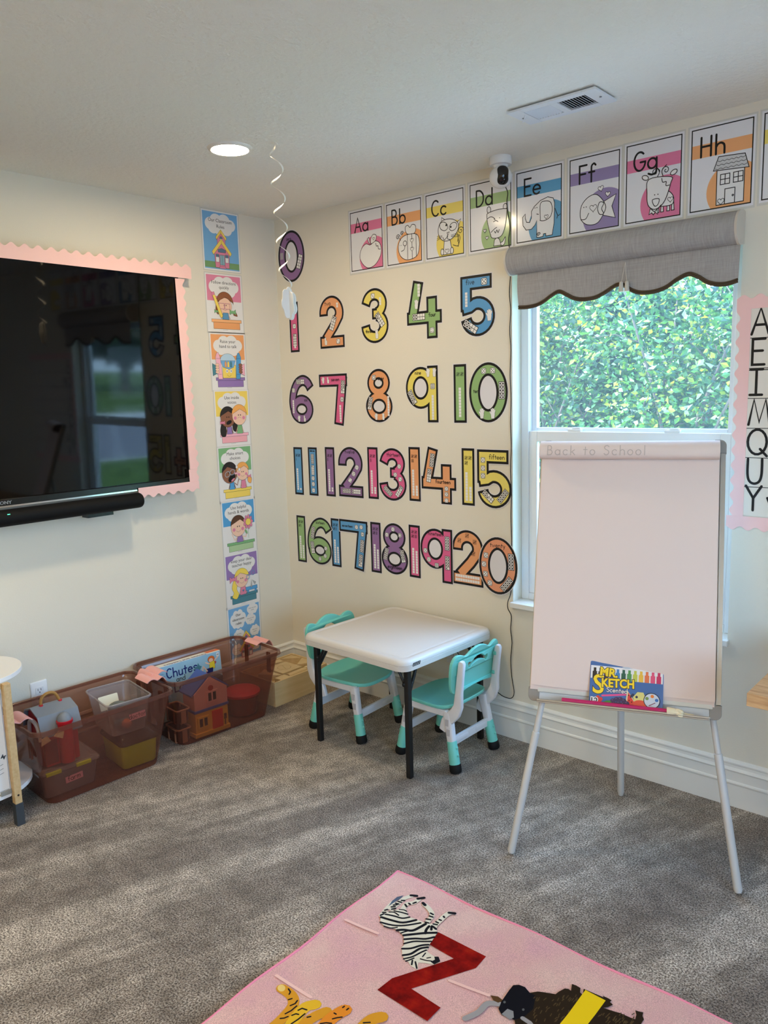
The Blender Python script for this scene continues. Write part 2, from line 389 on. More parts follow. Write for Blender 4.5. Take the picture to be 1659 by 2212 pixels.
wall_with_hole('wall_right', 'y', RY, 0.14, RX, RX+0.12, -3.1, -1.3, 0.7, 2.05)
b = MB(); b.box(0, RX, RY-0.12, RY, 0, H, M_WALL); struct(b.build('wall_front'))
def baseboard(name, axis, a0, a1, p, sgn):
    # stepped profile: tall flat, bead, flat, ogee top  (depth, height)
    prof = [(0, 0), (.013, 0), (.013, .085), (.0155, .088), (.0165, .093), (.0145, .098), (.012, .100), (.012, .134), (.0145, .1365), (.0155, .1405), (.0095, .150), (.0085, .160), (.0105, .163), (.0105, .168), (.005, .176), (0, .178)]
    rows = []
    for a in (a0, a1):
        rows.append([Vector((a, p+sgn*d, z)) if axis == 'x' else Vector((p+sgn*d, a, z)) for d, z in prof])
    b = MB(); b.grid(rows, M_TRIM, False); return struct(b.build(name))
baseboard('baseboard_back', 'x', 0, RX, 0, -1)
baseboard('baseboard_left', 'y', RY, 0, 0, 1)
baseboard('baseboard_right', 'y', RY, 0, RX, -1)
baseboard('baseboard_front', 'x', 0, RX, RY, 1)

def double_hung(name, T, w, h):
    """vinyl single-hung window unit, local: X across, Y up, Z towards the room (0 = frame face)"""
    W = thing(name, 'white vinyl single hung window', 'window', T=T); struct(W)
    rim = lambda b, x0, x1, y0, y1, s0, s1, t0, t1, z0, z1: [b.box(x0, x0+s0, y0, y1, z0, z1, M_VINYL), b.box(x1-s1, x1, y0, y1, z0, z1, M_VINYL), b.box(x0+s0, x1-s1, y0, y0+t0, z0, z1, M_VINYL), b.box(x0+s0, x1-s1, y1-t1, y1, z0, z1, M_VINYL)]
    ym = h*0.51
    b = MB(); rim(b, 0, w, 0, h, .036, .036, .03, .036, -.07, 0); b.build('window_frame', W, 0.003)
    b = MB(); rim(b, .036, w-.036, ym+.012, h-.036, .022, .022, .022, .03, -.055, -.03); b.build('sash', W, 0.002)
    b = MB(); rim(b, .036, w-.036, .03, ym+.02, .039, .039, .05, .045, -.026, -.004); b.build('sash', W, 0.003)
    for xx in (.25*w+.02, .72*w):
        b = MB(); b.box(xx-.03, xx+.03, ym+.02, ym+.03, -.024, -.006, M_VINYL); b.box(xx-.012, xx+.025, ym+.03, ym+.037, -.022, -.010, M_VINYL); b.build('latch', W, 0.002)
    b = MB(); b.box(.05, w-.05, ym+.03, h-.06, -.044, -.041, M_GLASS); b.build('pane', W)
    b = MB(); b.box(.07, w-.07, .078, ym-.02, -.017, -.014, M_GLASS); b.build('pane', W)
    return W
double_hung('window_1', wallT_back(WX0, WZ0, -0.068), WX1-WX0, WZ1-WZ0)
double_hung('added_window_2', Matrix.Translation((RX+0.06, -1.3, 0.7)) @ Matrix(((0, 0, -1, 0), (-1, 0, 0, 0), (0, 1, 0, 0), (0, 0, 0, 1))), 0.9, 1.35)  # unseen window, added for bluish daylight on the left wall
double_hung('added_window_3', Matrix.Translation((RX+0.06, -2.2, 0.7)) @ Matrix(((0, 0, -1, 0), (-1, 0, 0, 0), (0, 1, 0, 0), (0, 0, 0, 1))), 0.9, 1.35)  # second unseen window, added to strengthen the same daylight
b = MB(); b.box(WX0-.0, WX1+.0, -0.001, 0.075, WZ0-.02, WZ0, M_TRIM); b.box(WX0-.004, WX1+.006, -0.024, -0.001, WZ0-.022, WZ0, M_TRIM); struct(b.build('trim_1', bevel=0.002))
for loc, rot, sx, sy in (((1.89, 0.16, 1.33), (radians(-90), 0, 0), .92, 1.42), ((RX+0.14, -2.2, 1.37), (radians(90), 0, radians(90)), 1.8, 1.36)):
    L = bpy.data.lights.new('daylight_portal', 'AREA'); L.shape = 'RECTANGLE'; L.size = sx; L.size_y = sy; L.cycles.is_portal = True
    o = bpy.data.objects.new('daylight_portal', L); COL.objects.link(o); o.location = loc; o.rotation_euler = rot

# ------------------------------------------------------------------ outside: lawn, road, shrubs
M_GRASS = mat('lawn_green', (104, 142, 66), 0.9, 0.1); n, l, bb = nodes(M_GRASS)
l.new(ramp(n, l, noise(n, l, coords(n, l), 3.0, 5), [(0.3, (62, 92, 38)), (0.7, (112, 146, 70))]), bb.inputs['Base Color'])
M_ROAD = mat('grey_asphalt', (140, 146, 154), 0.9, 0.1)
M_BOUNCE = mat('pale_bounce_ground', (222, 224, 214), 0.9, 0.1)  # for the slab that bounces sunlight up to the ceiling
M_KERB = mat('pale_concrete', (212, 212, 206), 0.9, 0.1)
def strip(name, x0, x1, za, zb, M):
    b = MB(); b.face([(x0, -6, za), (x1, -6, zb), (x1, 40, zb), (x0, 40, za)], M); o = b.build(name); return struct(o)
b = MB(); b.face([(-30, .2, -.3), (14, .2, -.3), (14, 40, .1), (-30, 40, .1)], M_GRASS); struct(b.build('lawn')); b = MB(); b.face([(4.7, -9, -.3), (14, -9, -.3), (14, .2, -.3), (4.7, .2, -.3)], M_ROAD); struct(b.build('added_grey_ground'))  # grey ground beside the right wall is added, to cut green bounce light
b = MB(); b.box(-3, 4.6, .3, 2.3, -.3, -.27, M_BOUNCE); struct(b.build('path'))  # unseen pale slab, added to throw light up through the window
strip('road', 14, 23, -.2, .3, M_ROAD); strip('kerb', 23, 23.6, .42, .44, M_KERB); strip('verge', 23.6, 60, .42, 2.4, M_GRASS)
def leaf_mat(name, c, tr):
    M = mat(name, c, 0.42, 0.5); n, l, b = nodes(M); t = n.new('ShaderNodeBsdfTranslucent'); t.inputs[0].default_value = lin(tr)
    x = n.new('ShaderNodeMixShader'); x.inputs[0].default_value = 0.4; l.new(b.outputs[0], x.inputs[1]); l.new(t.outputs[0], x.inputs[2]); l.new(x.outputs[0], n['Material Output'].inputs[0]); return M
LEAF = [leaf_mat('leaf_green', (52, 92, 42), (80, 130, 36)), leaf_mat('leaf_deep_green', (34, 66, 44), (46, 88, 40)), leaf_mat('leaf_yellow_green', (120, 134, 34), (170, 170, 36)), leaf_mat('leaf_pale', (140, 158, 118), (150, 170, 100))]
M_BARK = mat('grey_bark', (96, 84, 76), 0.9, 0.1)
def bush(name, x, y, r, ht, nleaf, size, seed, label, mix, zmin=0.0):
    R = random.Random(seed); B = thing(name, label, 'bush', (x, y, -0.28), group='bushes outside the window')
    br = MB(); tips = []
    for k in range(16):
        a = R.uniform(0, 2*pi); h = R.uniform(.35, 1)*ht; rr = r*R.uniform(.3, .95)
        e = Vector((cos(a)*rr, sin(a)*rr, h)); mid = Vector((cos(a)*rr*.25, sin(a)*rr*.25, h*.55))+Vector((R.uniform(-.1, .1), R.uniform(-.1, .1), 0))
        br.tube(cr([(0, 0, 0), tuple(mid), tuple(e)], 5), [.022-.0016*i for i in range(11)], M_BARK, 5)
        for j in range(5):
            p = mid.lerp(e, R.uniform(.1, 1)); q = p+Vector((R.uniform(-.4, .4), R.uniform(-.4, .4), R.uniform(-.1, .4))); br.tube([p, p.lerp(q, .5)+Vector((0, 0, .04)), q], [.006, .004, .002], M_BARK, 4); tips += [p.lerp(q, t) for t in (.3, .6, 1)]
    br.build('branches', B)
    f = MB()
    for k in range(nleaf):
        if R.random() < .6: c = R.choice(tips)+Vector((R.gauss(0, .12), R.gauss(0, .12), R.gauss(0, .12)))
        else:
            a = R.uniform(0, 2*pi); c = Vector((cos(a)*r*R.random()**.5, sin(a)*r*R.random()**.5, R.uniform(.05, 1.02)*ht))
        s_ = size*R.uniform(.6, 1.25); d = Vector((R.gauss(0, 1), R.gauss(0, 1), R.gauss(-.35, .6))).normalized(); nn = d.cross(Vector((R.gauss(0, 1), R.gauss(0, 1), R.gauss(0, 1)))).normalized(); up = nn.cross(d)*.25*s_
        M = LEAF[R.choices((0, 1, 2, 3), mix)[0]]; w = nn*s_*.3
        a0, a1, a2 = c, c+d*s_*.5, c+d*s_
        f.face([a0, a1+w+up*.5, a2, a1-w+up*.5], M)
    o = f.build('foliage'); o.parent = B; o['kind'] = 'stuff'
    return B
bush('bush', 0.95, 3.3, .95, 2.9, 12000, .058, 1, 'sunlit green bush with yellow-green leaves behind right half of the pane', (6, 3, 2.2, 1.0))
bush('bush', -0.45, 3.7, .95, 3.0, 12000, .058, 2, 'leafy green bush seen through left half of the window', (7, 3, 1.5, 1.0))
bush('bush', 0.55, 5.2, 1.35, 3.9, 13000, .11, 3, 'dark tangled bush standing behind the two nearer bushes', (4, 7, .6, .5))
bush('bush', -1.5, 5.3, 1.4, 3.8, 13000, .11, 4, 'green bush farthest towards the television side outside', (6, 5, 1, .5))
def far_tree(x, y, h, seed, label):
    R = random.Random(seed); T = thing('tree', label, 'tree', (x, y, 1.0), group='trees beyond the road')
    b = MB(); b.tube([(0, 0, 0), (.1, 0, h*.3), (0, .1, h*.6)], [.25, .2, .12], M_BARK, 7); b.build('trunk', T); f = MB()
    for k in range(1500):
        v = Vector((R.gauss(0, 1), R.gauss(0, 1), R.gauss(0, 1))).normalized()*R.uniform(.6, 1); c = Vector((v.x*h*.35, v.y*h*.35, h*.6+v.z*h*.4)); a, d = Vector((R.gauss(0, 1), R.gauss(0, 1), R.gauss(0, 1))).normalized()*.35, Vector((R.gauss(0, 1), R.gauss(0, 1), R.gauss(0, 1))).normalized()*.35
        f.face([c-a, c+d, c+a, c-d], LEAF[R.choice((0, 1, 1))])
    o = f.build('foliage'); o.parent = T; o['kind'] = 'stuff'
for k, (x, y, h) in enumerate(((34, 8, 7), (36, 14, 8), (35, 20, 7), (37, 26, 8), (36, 32, 7))): far_tree(x, y, h, 20+k, 'leafy tree beyond the road reflected in the television')
# ------------------------------------------------------------------ classroom rule posters down the left wall
C = lambda name, c: mat('print_'+name, c, 0.5, 0.3, coat=0.1)
SKYB, PINK, ORNG, YELL, GREN, BLUE, PURP, TEAL = C('sky_blue', (120, 176, 222)), C('pink', (226, 138, 166)), C('orange', (240, 168, 110)), C('yellow', (246, 216, 104)), C('green', (128, 182, 128)), C('blue', (86, 162, 216)), C('purple', (152, 124, 184)), C('teal', (78, 136, 152))
LPINK, LGREN, ROSE, SKIN, TAN, DSKIN, BRN, HAIRB, HAIRO, HAIRY, SHIRT, DEEPB = C('light_pink', (248, 186, 204)), C('light_green', (178, 208, 160)), C('rose', (244, 176, 186)), C('peach_skin', (246, 204, 178)), C('tan', (250, 186, 130)), C('brown_skin', (146, 98, 76)), C('brown', (150, 92, 62)), C('black_hair', (44, 40, 40)), C('ginger', (246, 176, 96)), C('blond', (250, 220, 96)), C('denim', (96, 152, 192)), C('slate', (96, 124, 150))
M_LAM = mat('laminating_film', (214, 211, 202), 0.12, 0.5)
RW, RH = .205, .267
def cloud(a, cx, cy, w, h):
    for k, (dx, dy, r) in enumerate(((-.32, .0, .19), (-.14, .14, .2), (.13, .16, .2), (.33, .02, .18), (.2, -.14, .19), (-.02, -.12, .22), (-.24, -.14, .17), (0, .02, .26))):
        a.poly(ell(cx+dx*w, cy+dy*h*1.4, r*w, r*h*1.75, 20), WHT, up=False)
    a.k += 1
def desk(a, top, low):
    a.line(rect(.14, .035, .92, .165), .0011, fill=low, closed=True, sm=False); a.line(rect(.09, .155, .97, .21), .0011, fill=top, closed=True, sm=False)
def school(a, ox, oy, s):
    o, sc = a.o, a.sc; a.frame(o[0]+ox*sc[0], o[1]+oy*sc[1], sc[0]*s, sc[1]*s); L = lambda p, f, w=.001: a.line(p, w, fill=f, closed=True, sm=False)
    L([(-.17, .5), (.17, .5), (.17, .8), (0, .95), (-.17, .8)], PINK)
    a.line(ell(0, .77, .06, .05), .001, fill=DEEPB, closed=True, sm=False); a.poly(rect(-.05, .72, .05, .755), WHT)
    for sx in (-1, 1): L([(0, 1.0), (sx*.23, .79), (sx*.2, .72), (0, .9)], YELL)
    L([(-.29, 0), (.29, 0), (.32, .42), (0, .68), (-.32, .42)], PINK)
    for sx in (-1, 1): L([(0, .76), (sx*.42, .40), (sx*.36, .32), (0, .63)], YELL)
    L([(-.16, .40), (.16, .40), (.17, .47), (0, .51), (-.17, .47)], DEEPB)
    for x in (-.2, .2): L(rect(x-.07, .14, x+.07, .35), WHT); a.poly(rect(x-.065, .27, x+.065, .345), DEEPB)
    L(rect(-.1, .06, .1, .33), C('door_grey', (140, 178, 190)), .0012); a.stroke([(0, .06), (0, .33)], .001, BLK); L(rect(-.13, -.02, .13, .03), PINK); L(rect(-.11, .03, .11, .07), PINK)
    a.frame(o[0], o[1], *sc)
def face(a, x, y, r, skin, smile=1, eyes=True, blush=None):
    ry = r*RW/RH
    a.line(ell(x, y, r, ry*1.0), .001, fill=skin, closed=True, sm=False)
    if eyes:
        for dx in (-.12, .16): a.poly(ell(x+dx*r, y+.12*ry, .06*r, .09*ry, 8), BLK)
    a.stroke(ell(x, y+(.05 if smile < 0 else -.2)*ry-(.45*ry if smile < 0 else 0), .3*r, .28*ry, 12, 0, *((200, 340) if smile > 0 else (30, 150))), .0008, BLK)
    if blush:
        for dx in (-.6, .6): a.poly(ell(x+dx*r, y-.2*ry, .2*r, .2*ry, 12), blush)
def body(a, x, y0, y1, w, col, skin):
    for s in (-1, 1): a.stroke([(x+s*w*.7, y1-.02), (x+s*w*1.25, y0+.02)], .0045, BLK); a.stroke([(x+s*w*.7, y1-.02), (x+s*w*1.25, y0+.02)], .003, skin)
    a.line([(x-w, y0), (x+w, y0), (x+w*.75, y1), (x-w*.75, y1)], .001, fill=col, closed=True, sm=False)
def hair(a, x, y, r, col, part=.2):
    ry = r*RW/RH; q = ell(x, y, r*1.06, ry*1.08, 18, 0, -5, 185)+[(x-r*.95, y+ry*.05), (x+part*r, y+ry*.55), (x+r*.98, y+ry*.1)]
    a.line(q, .001, fill=col, closed=True, sm=False)
def bow(a, x, y, s, col):
    for d in (-1, 1): a.line([(x, y), (x+d*s, y+s*.6), (x+d*s, y-s*.6)], .0009, fill=col, closed=True, sm=False)
    a.poly(ell(x, y, s*.35, s*.35, 10), col)
def art1(a):
    a.poly(rect(0, .02, 1, .13), C('grass', (120, 160, 110))); a.print('Our Classroom', .5, .83, .0225); a.print('Rules', .5, .73, .0225); school(a, .5, .03, .68)
def art2(a):
    a.print('Follow directions', .5, .845, .0215); a.print('quickly', .5, .76, .0215); desk(a, TAN, ORNG)
    a.line([(.22, .36), (.3, .3), (.26, .5)], .001, fill=BRN, closed=True); a.line([(.8, .36), (.74, .3), (.86, .28)], .001, fill=BRN, closed=True)
    hair(a, .5, .5, .24, BRN); face(a, .5, .45, .2, SKIN); hair(a, .5, .52, .23, BRN, .1)
    for x in (.4, .57): a.stroke(rect(x-.075, .40, x+.075, .5), .0022, C('mauve', (186, 110, 140)), True)
    bow(a, .72, .35, .09, GREN); bow(a, .24, .35, .06, GREN); body(a, .5, .21, .33, .1, SHIRT, SKIN)
    a.line([(.12, .68), (.19, .70), (.42, .27), (.37, .23), (.33, .27)], .001, fill=YELL, closed=True, sm=False); a.poly([(.12, .68), (.19, .70), (.21, .64), (.14, .63)], PINK)
def art3(a):
    a.print('Raise your', .5, .845, .0225); a.print('hand to talk', .5, .755, .0225); desk(a, PURP, PURP)
    a.line(rect(.3, .2, .7, .44), .001, fill=YELL, closed=True, sm=False); a.line([(.24, .52), (.7, .52), (.64, .40), (.5, .36), (.32, .40)], .001, fill=SKYB, closed=True, sm=False)
    a.line(ell(.47, .52, .23, .13, 16, 0, 0, 180), .001, fill=C('pale_blue', (186, 216, 236)), closed=True, sm=False)
    for x, c in ((.4, ORNG), (.48, YELL), (.56, TEAL)): a.line([(x-.03, .4), (x-.03, .48), (x, .52), (x+.03, .48), (x+.03, .4)], .0007, fill=c, closed=True, sm=False)
    for x in (.43, .55): a.poly(ell(x, .33, .04, .035, 12), WHT); a.poly(ell(x, .33, .012, .012, 8), BLK)
    a.stroke(ell(.49, .28, .06, .05, 10, 0, 200, 340), .001, BLK)
    for x, c, sk, sl in ((.17, LPINK, SKIN, TEAL), (.8, BLUE, DSKIN, LPINK)):
        a.line([(x-.17 if x < .5 else x+.17, .47), (x, .4), (x, .3), (x-.17 if x < .5 else x+.17, .24)], .001, fill=sl, closed=True, sm=False)
        d = .05 if x < .5 else -.05
        a.line([(x+d-.06, .18), (x+d+.07, .18), (x+.07, .58), (x+.02, .67), (x-.03, .66), (x-.07, .58)], .001, fill=c, closed=True, sm=False)
        for y in (.27, .56): a.stroke([(x+d*.4-.065, y), (x+d*.4+.07, y)], .001, BLK)
        for k in range(4): a.line(ell(x+(.04 if x > .5 else -.03), .31+.045*k, .06, .025, 12), .0008, fill=sk, closed=True, sm=False)
def art4(a):
    a.print('Use inside', .5, .855, .0225); a.print('voices', .5, .768, .0225); desk(a, LPINK, ROSE)
    for p in ([(.2, .47), (.1, .3), (.13, .17), (.26, .17), (.28, .32)], [(.5, .45), (.48, .3), (.55, .24), (.68, .26), (.62, .38)]): a.line(p, .001, fill=HAIRB, closed=True)
    body(a, .38, .2, .36, .08, PURP, DSKIN); body(a, .7, .2, .36, .09, GREN, SKIN)
    face(a, .34, .5, .22, DSKIN, 1); hair(a, .34, .54, .22, HAIRB, .1); a.line(ell(.37, .42, .085, .035, 16, 15), .001, fill=BLK, closed=True, sm=False); bow(a, .17, .42, .07, PINK)
    face(a, .7, .53, .22, SKIN, -1, blush=PINK); hair(a, .7, .57, .22, HAIRO, .1)
def art5(a):
    a.print('Make smart', .5, .855, .0225); a.print('choices', .5, .768, .0225); desk(a, YELL, YELL)
    body(a, .36, .2, .34, .08, BLUE, DSKIN); body(a, .72, .2, .36, .08, PINK, SKIN); a.stroke([(.44, .32), (.52, .27), (.57, .38)], .004, DSKIN)
    face(a, .3, .5, .23, DSKIN); hair(a, .3, .55, .22, HAIRB, -.3); a.line(ell(.36, .42, .12, .06, 16, 25), .001, fill=BLK, closed=True, sm=False); a.poly(ell(.39, .385, .06, .018, 12, 25), PINK)
    for x, y in ((.23, .5), (.38, .53)): a.stroke(ell(x, y, .075, .05, 14, 15), .0022, C('glasses', (170, 198, 214)), True)
    a.line([(.88, .42), (.98, .38), (.95, .28), (.86, .32)], .001, fill=HAIRO, closed=True)
    face(a, .7, .5, .19, SKIN, 1, blush=PINK); hair(a, .7, .55, .19, HAIRO, .3); bow(a, .9, .42, .06, PINK); bow(a, .5, .5, .05, LPINK)
    for x, y in ((.52, .62), (.6, .57)): a.line(ell(x, y, .035, .03, 12), .0008, fill=WHT, closed=True, sm=False)
def art6(a):
    a.print('Use helpful', .5, .855, .0225); a.print('hands & words', .5, .768, .0225); desk(a, GREN, LGREN)
    body(a, .5, .2, .34, .1, PURP, SKIN); a.stroke([(.42, .31), (.33, .25), (.25, .38)], .004, SKIN); a.stroke([(.58, .31), (.68, .28), (.74, .36)], .004, SKIN)
    a.stroke([(.78, .25), (.78, .5)], .002, GREN); a.line(ell(.71, .38, .05, .025, 12, 130), .0008, fill=GREN, closed=True, sm=False)
    face(a, .46, .49, .23, SKIN, 1, blush=PINK); hair(a, .46, .55, .22, C('dark_brown_hair', (92, 62, 46)), .3)
    for k in range(9): t = 2*pi*k/9; a.line(ell(.78+.11*cos(t), .57+.095*sin(t), .05, .035, 12, math.degrees(t)), .0008, fill=PINK, closed=True, sm=False)
    a.line(ell(.78, .57, .085, .068), .001, fill=YELL, closed=True, sm=False)
def art7(a):
    a.print('keep your dear', .5, .855, .0225); a.print('teacher happy', .5, .768, .0225); desk(a, TEAL, TEAL)
    a.line([(.22, .5), (.15, .36), (.2, .26), (.15, .18), (.28, .13), (.36, .22), (.3, .32), (.33, .45)], .001, fill=HAIRY, closed=True)
    body(a, .5, .19, .35, .1, PINK, SKIN); face(a, .47, .5, .21, SKIN, 1, blush=PINK); hair(a, .47, .54, .22, HAIRY, -.2); bow(a, .2, .53, .11, PINK); a.heart(.5, .27, .006, .0009, fill=SHIRT)
    a.line(rect(.58, .25, .96, .32), .001, fill=BLUE, closed=True, sm=False); a.line(rect(.62, .2, .68, .25), .0008, fill=BLUE, closed=True, sm=False); a.line(rect(.87, .2, .93, .25), .0008, fill=BLUE, closed=True, sm=False)
    a.line([(.74, .3), (.79, .3), (.78, .46)], .0008, fill=C('grey', (178, 178, 178)), closed=True, sm=False); a.line([(.8, .44), (.92, .38), (.88, .34)], .0008, fill=C('grey', (178, 178, 178)), closed=True, sm=False)
    for x, y in ((.67, .52), (.84, .58)): a.stroke(ell(x, y, .055, .045, 14), .003, SHIRT, True)
def art8(a):
    for cx, cy, w, h, t in ((.3, .76, .5, .34, None), (.78, .9, .36, .2, ('Follow directions', 'quickly')), (.7, .7, .34, .2, ('Raise your hand', 'to talk')), (.3, .45, .34, .2, ('Use inside', 'voices')), (.82, .45, .32, .2, ('Make smart', 'choices')), (.22, .16, .34, .2, ('Use helpful', 'hands & words')), (.82, .16, .32, .2, ('keep your dear', 'teacher happy'))):
        cloud(a, cx, cy, w, h)
        if t: a.print(t[0], cx, cy+.01, .007); a.print(t[1], cx, cy-.03, .007)
    for k, t in enumerate(('Our', 'classroom', 'rules')): a.print(t, .3, .83-.085*k, .019)
    school(a, .52, -.1, .6)
RULES = [(-.455, -.246, 2.428, SKYB, art1, 'Our Classroom Rules poster with schoolhouse, topmost of the left wall column'), (-.454, -.246, 2.132, PINK, art2, 'Follow directions quickly poster with child holding big yellow pencil'),
 (-.448, -.243, 1.848, ORNG, art3, 'Raise your hand to talk poster with two upright crayons'), (-.442, -.239, 1.568, YELL, art4, 'Use inside voices poster with two children at pink desk'),
 (-.442, -.238, 1.286, GREN, art5, 'Make smart choices poster with two children at yellow desk'), (-.439, -.236, 1.008, BLUE, art6, 'Use helpful hands & words poster with child and pink flower'),
 (-.438, -.234, .73, PURP, art7, 'keep your dear teacher happy poster with blond child and scissors'), (-.44, -.237, .452, SKYB, art8, 'light blue summary poster of small clouds, lowest in the rules column')]
for y0, y1, zt, colr, fn, lab in RULES:
    a = Art(); w, h = y1-y0, RH
    a.poly(rect(-w/2-.012, -h-.012, w/2+.012, .012), M_LAM); a.poly(rect(-w/2-.006, -h-.006, w/2+.006, .006), WHT)
    a.frame(-w/2, -h, w, h)
    full = fn in (art1, art8)
    a.poly(rect(0, 0 if full else .54, 1, 1), colr)
    if fn is not art8: cloud(a, .5, .79, .86, .34)
    a.frame(-w/2, -h, w, h); fn(a)
    if not full: a.frame(-w/2, -h, w, h); a.stroke([(.4, .018), (.54, .018)], .0008, mat('grey_ink', (120, 118, 118)))
    a.build('rule_poster', wallT_left((y0+y1)/2, zt), lab, 'poster', 'classroom rule posters')

# ------------------------------------------------------------------ alphabet posters above the window
AW, AH = .2016, .2690
def heart(a, x, y, s=.05, r=0): a.heart(x, y, s*AW*.55, .0018, WHT, r)
def d_(a, pts, closed=True, fill=WHT, sm=True, w=.0027): a.line(pts, w, closed=closed, fill=fill if closed else None, sm=sm)
def spiral(x, y, r, turns=1.6, a0=0, sg=1, asp=.75): return [(x+r*(1-k/18)*cos(a0+sg*turns*2*pi*k/18), y+asp*r*(1-k/18)*sin(a0+sg*turns*2*pi*k/18)) for k in range(17)]
def apple(a):
    d_(a, [(.62, .40), (.48, .43), (.34, .36), (.28, .22), (.38, .09), (.54, .02), (.74, .05), (.9, .16), (.96, .29), (.9, .41), (.76, .45)])
    d_(a, [(.58, .43), (.62, .41), (.58, .53), (.53, .51)], sm=False); d_(a, [(.64, .42), (.64, .5), (.72, .565), (.81, .54), (.8, .47), (.72, .43)]); heart(a, .73, .495, .06); d_(a, [(.79, .41), (.81, .36), (.86, .36), (.87, .31), (.93, .3)], False)
def bee(a):
    d_(a, [(.62, .46), (.56, .5), (.55, .58), (.62, .6), (.68, .56), (.74, .6), (.83, .58), (.84, .5), (.78, .45)])
    d_(a, [(.38, .38), (.33, .27), (.38, .14), (.52, .06), (.7, .05), (.88, .1), (.94, .25), (.92, .38), (.84, .44), (.66, .455), (.5, .44)])
    for x, y0, y1 in ((.6, .06, .45), (.73, .05, .455), (.85, .09, .44)): d_(a, [(x, y0), (x, y1)], False)
    heart(a, .73, .35, .09); heart(a, .73, .21, .09); d_(a, ell(.53, .32, .05, .04), sm=False); d_(a, [(.42, .2), (.5, .22), (.53, .28)], False)
    for x in (.39, .43): a.poly(ell(x, .3, .008, .006, 8), BLK)
    d_(a, spiral(.33, .44, .06), False); d_(a, spiral(.45, .49, .05), False); d_(a, [(.38, .42), (.41, .38)], False)
def cat(a):
    d_(a, [(.84, .2), (.87, .3), (.9, .24), (.85, .12)], False); d_(a, spiral(.92, .36, .08), False); d_(a, [(.72, .16), (.86, .14), (.84, .32)], False)
    d_(a, [(.42, .5), (.43, .61), (.52, .565)], sm=False); d_(a, [(.84, .5), (.93, .535), (.87, .43)], sm=False)
    d_(a, [(.47, .12), (.49, .25), (.56, .27), (.64, .25), (.68, .12), (.66, .03), (.44, .03)], sm=False); d_(a, ell(.43, .075, .04, .05), sm=False); d_(a, ell(.69, .075, .04, .05), sm=False)
    d_(a, [(.34, .46), (.34, .36), (.42, .27), (.56, .235), (.72, .27), (.84, .36), (.87, .46), (.76, .54), (.58, .57), (.42, .55)])
    d_(a, ell(.48, .47, .11, .065, 20, -15), sm=False); d_(a, ell(.73, .44, .1, .06, 20, 10), sm=False); a.poly(ell(.55, .48, .022, .018, 10), BLK); a.poly(ell(.67, .44, .022, .018, 10), BLK)
    d_(a, [(.57, .36), (.63, .37), (.59, .32)], sm=False); d_(a, [(.46, .3), (.49, .26), (.56, .29), (.59, .33), (.58, .27), (.64, .25)], False); heart(a, .56, .08, .1)
    for y in (.33, .3, .27): d_(a, [(.3, y), (.44, y*.4+.2)], False, w=.0016); d_(a, [(.68, y*.4+.18), (.84, y)], False, w=.0016)
def dog(a):
    d_(a, [(.73, .06), (.8, .08), (.86, .14), (.84, .04), (.76, .02)]); d_(a, [(.58, .03), (.6, .12), (.66, .15), (.72, .12), (.76, .03)], sm=False)
    for x, s in ((.47, -1), (.86, 1)): d_(a, ell(x, .575, .045, .05, 16, -20*s), sm=False)
    d_(a, [(.42, .49), (.45, .53), (.66, .555), (.88, .545), (.9, .5), (.86, .3), (.76, .16), (.56, .15), (.5, .22), (.44, .38)])
    d_(a, [(.43, .45), (.52, .47), (.6, .44), (.62, .41)], False); d_(a, [(.58, .39), (.64, .4), (.69, .38)], False); d_(a, [(.52, .24), (.6, .28), (.66, .3)], False); d_(a, [(.6, .25), (.63, .22), (.66, .26), (.69, .22), (.72, .26)], False)
    for x, y in ((.6, .425), (.73, .43)): a.poly(ell(x, y, .01, .008, 8), BLK)
    heart(a, .37, .28, .07); heart(a, .42, .17, .07)
def elephant(a):
    d_(a, [(.86, .4), (.92, .3), (.97, .31)], False); d_(a, [(.92, .3), (.9, .26)], False)
    d_(a, [(.46, .1), (.46, .04), (.52, .035), (.6, .04), (.61, .075), (.66, .075), (.66, .04), (.8, .04), (.84, .2), (.85, .48), (.82, .55), (.7, .58), (.54, .55), (.4, .48), (.34, .42), (.34, .33), (.3, .27), (.23, .28), (.2, .34), (.2, .4), (.14, .36), (.15, .24), (.22, .17), (.34, .17), (.42, .22), (.46, .28)], sm=False)
    d_(a, [(.54, .3), (.54, .5), (.64, .53), (.76, .5), (.8, .4), (.76, .3), (.64, .26), (.54, .27)]); heart(a, .67, .31, .08); d_(a, [(.46, .37), (.5, .36)], False); d_(a, spiral(.5, .08, .04), False)
    for x in (.42, .465): a.poly(ell(x, .46, .01, .008, 8), BLK)
def fish(a):
    d_(a, [(.68, .18), (.93, .12), (.86, .28), (.94, .43), (.7, .36)], sm=False)
    d_(a, [(.23, .3), (.24, .18), (.34, .1), (.48, .075), (.6, .1), (.7, .2), (.74, .29), (.66, .4), (.54, .475), (.4, .46), (.28, .39)])
    d_(a, [(.24, .17), (.34, .17), (.4, .24)], False); heart(a, .49, .3, .13); d_(a, [(.7, .34), (.62, .36), (.58, .28), (.62, .2), (.7, .2), (.66, .27)])
    for x in (.3, .35): a.poly(ell(x, .33, .01, .008, 8), BLK)
    heart(a, .64, .54, .1, .2); heart(a, .78, .45, .09, -.1)
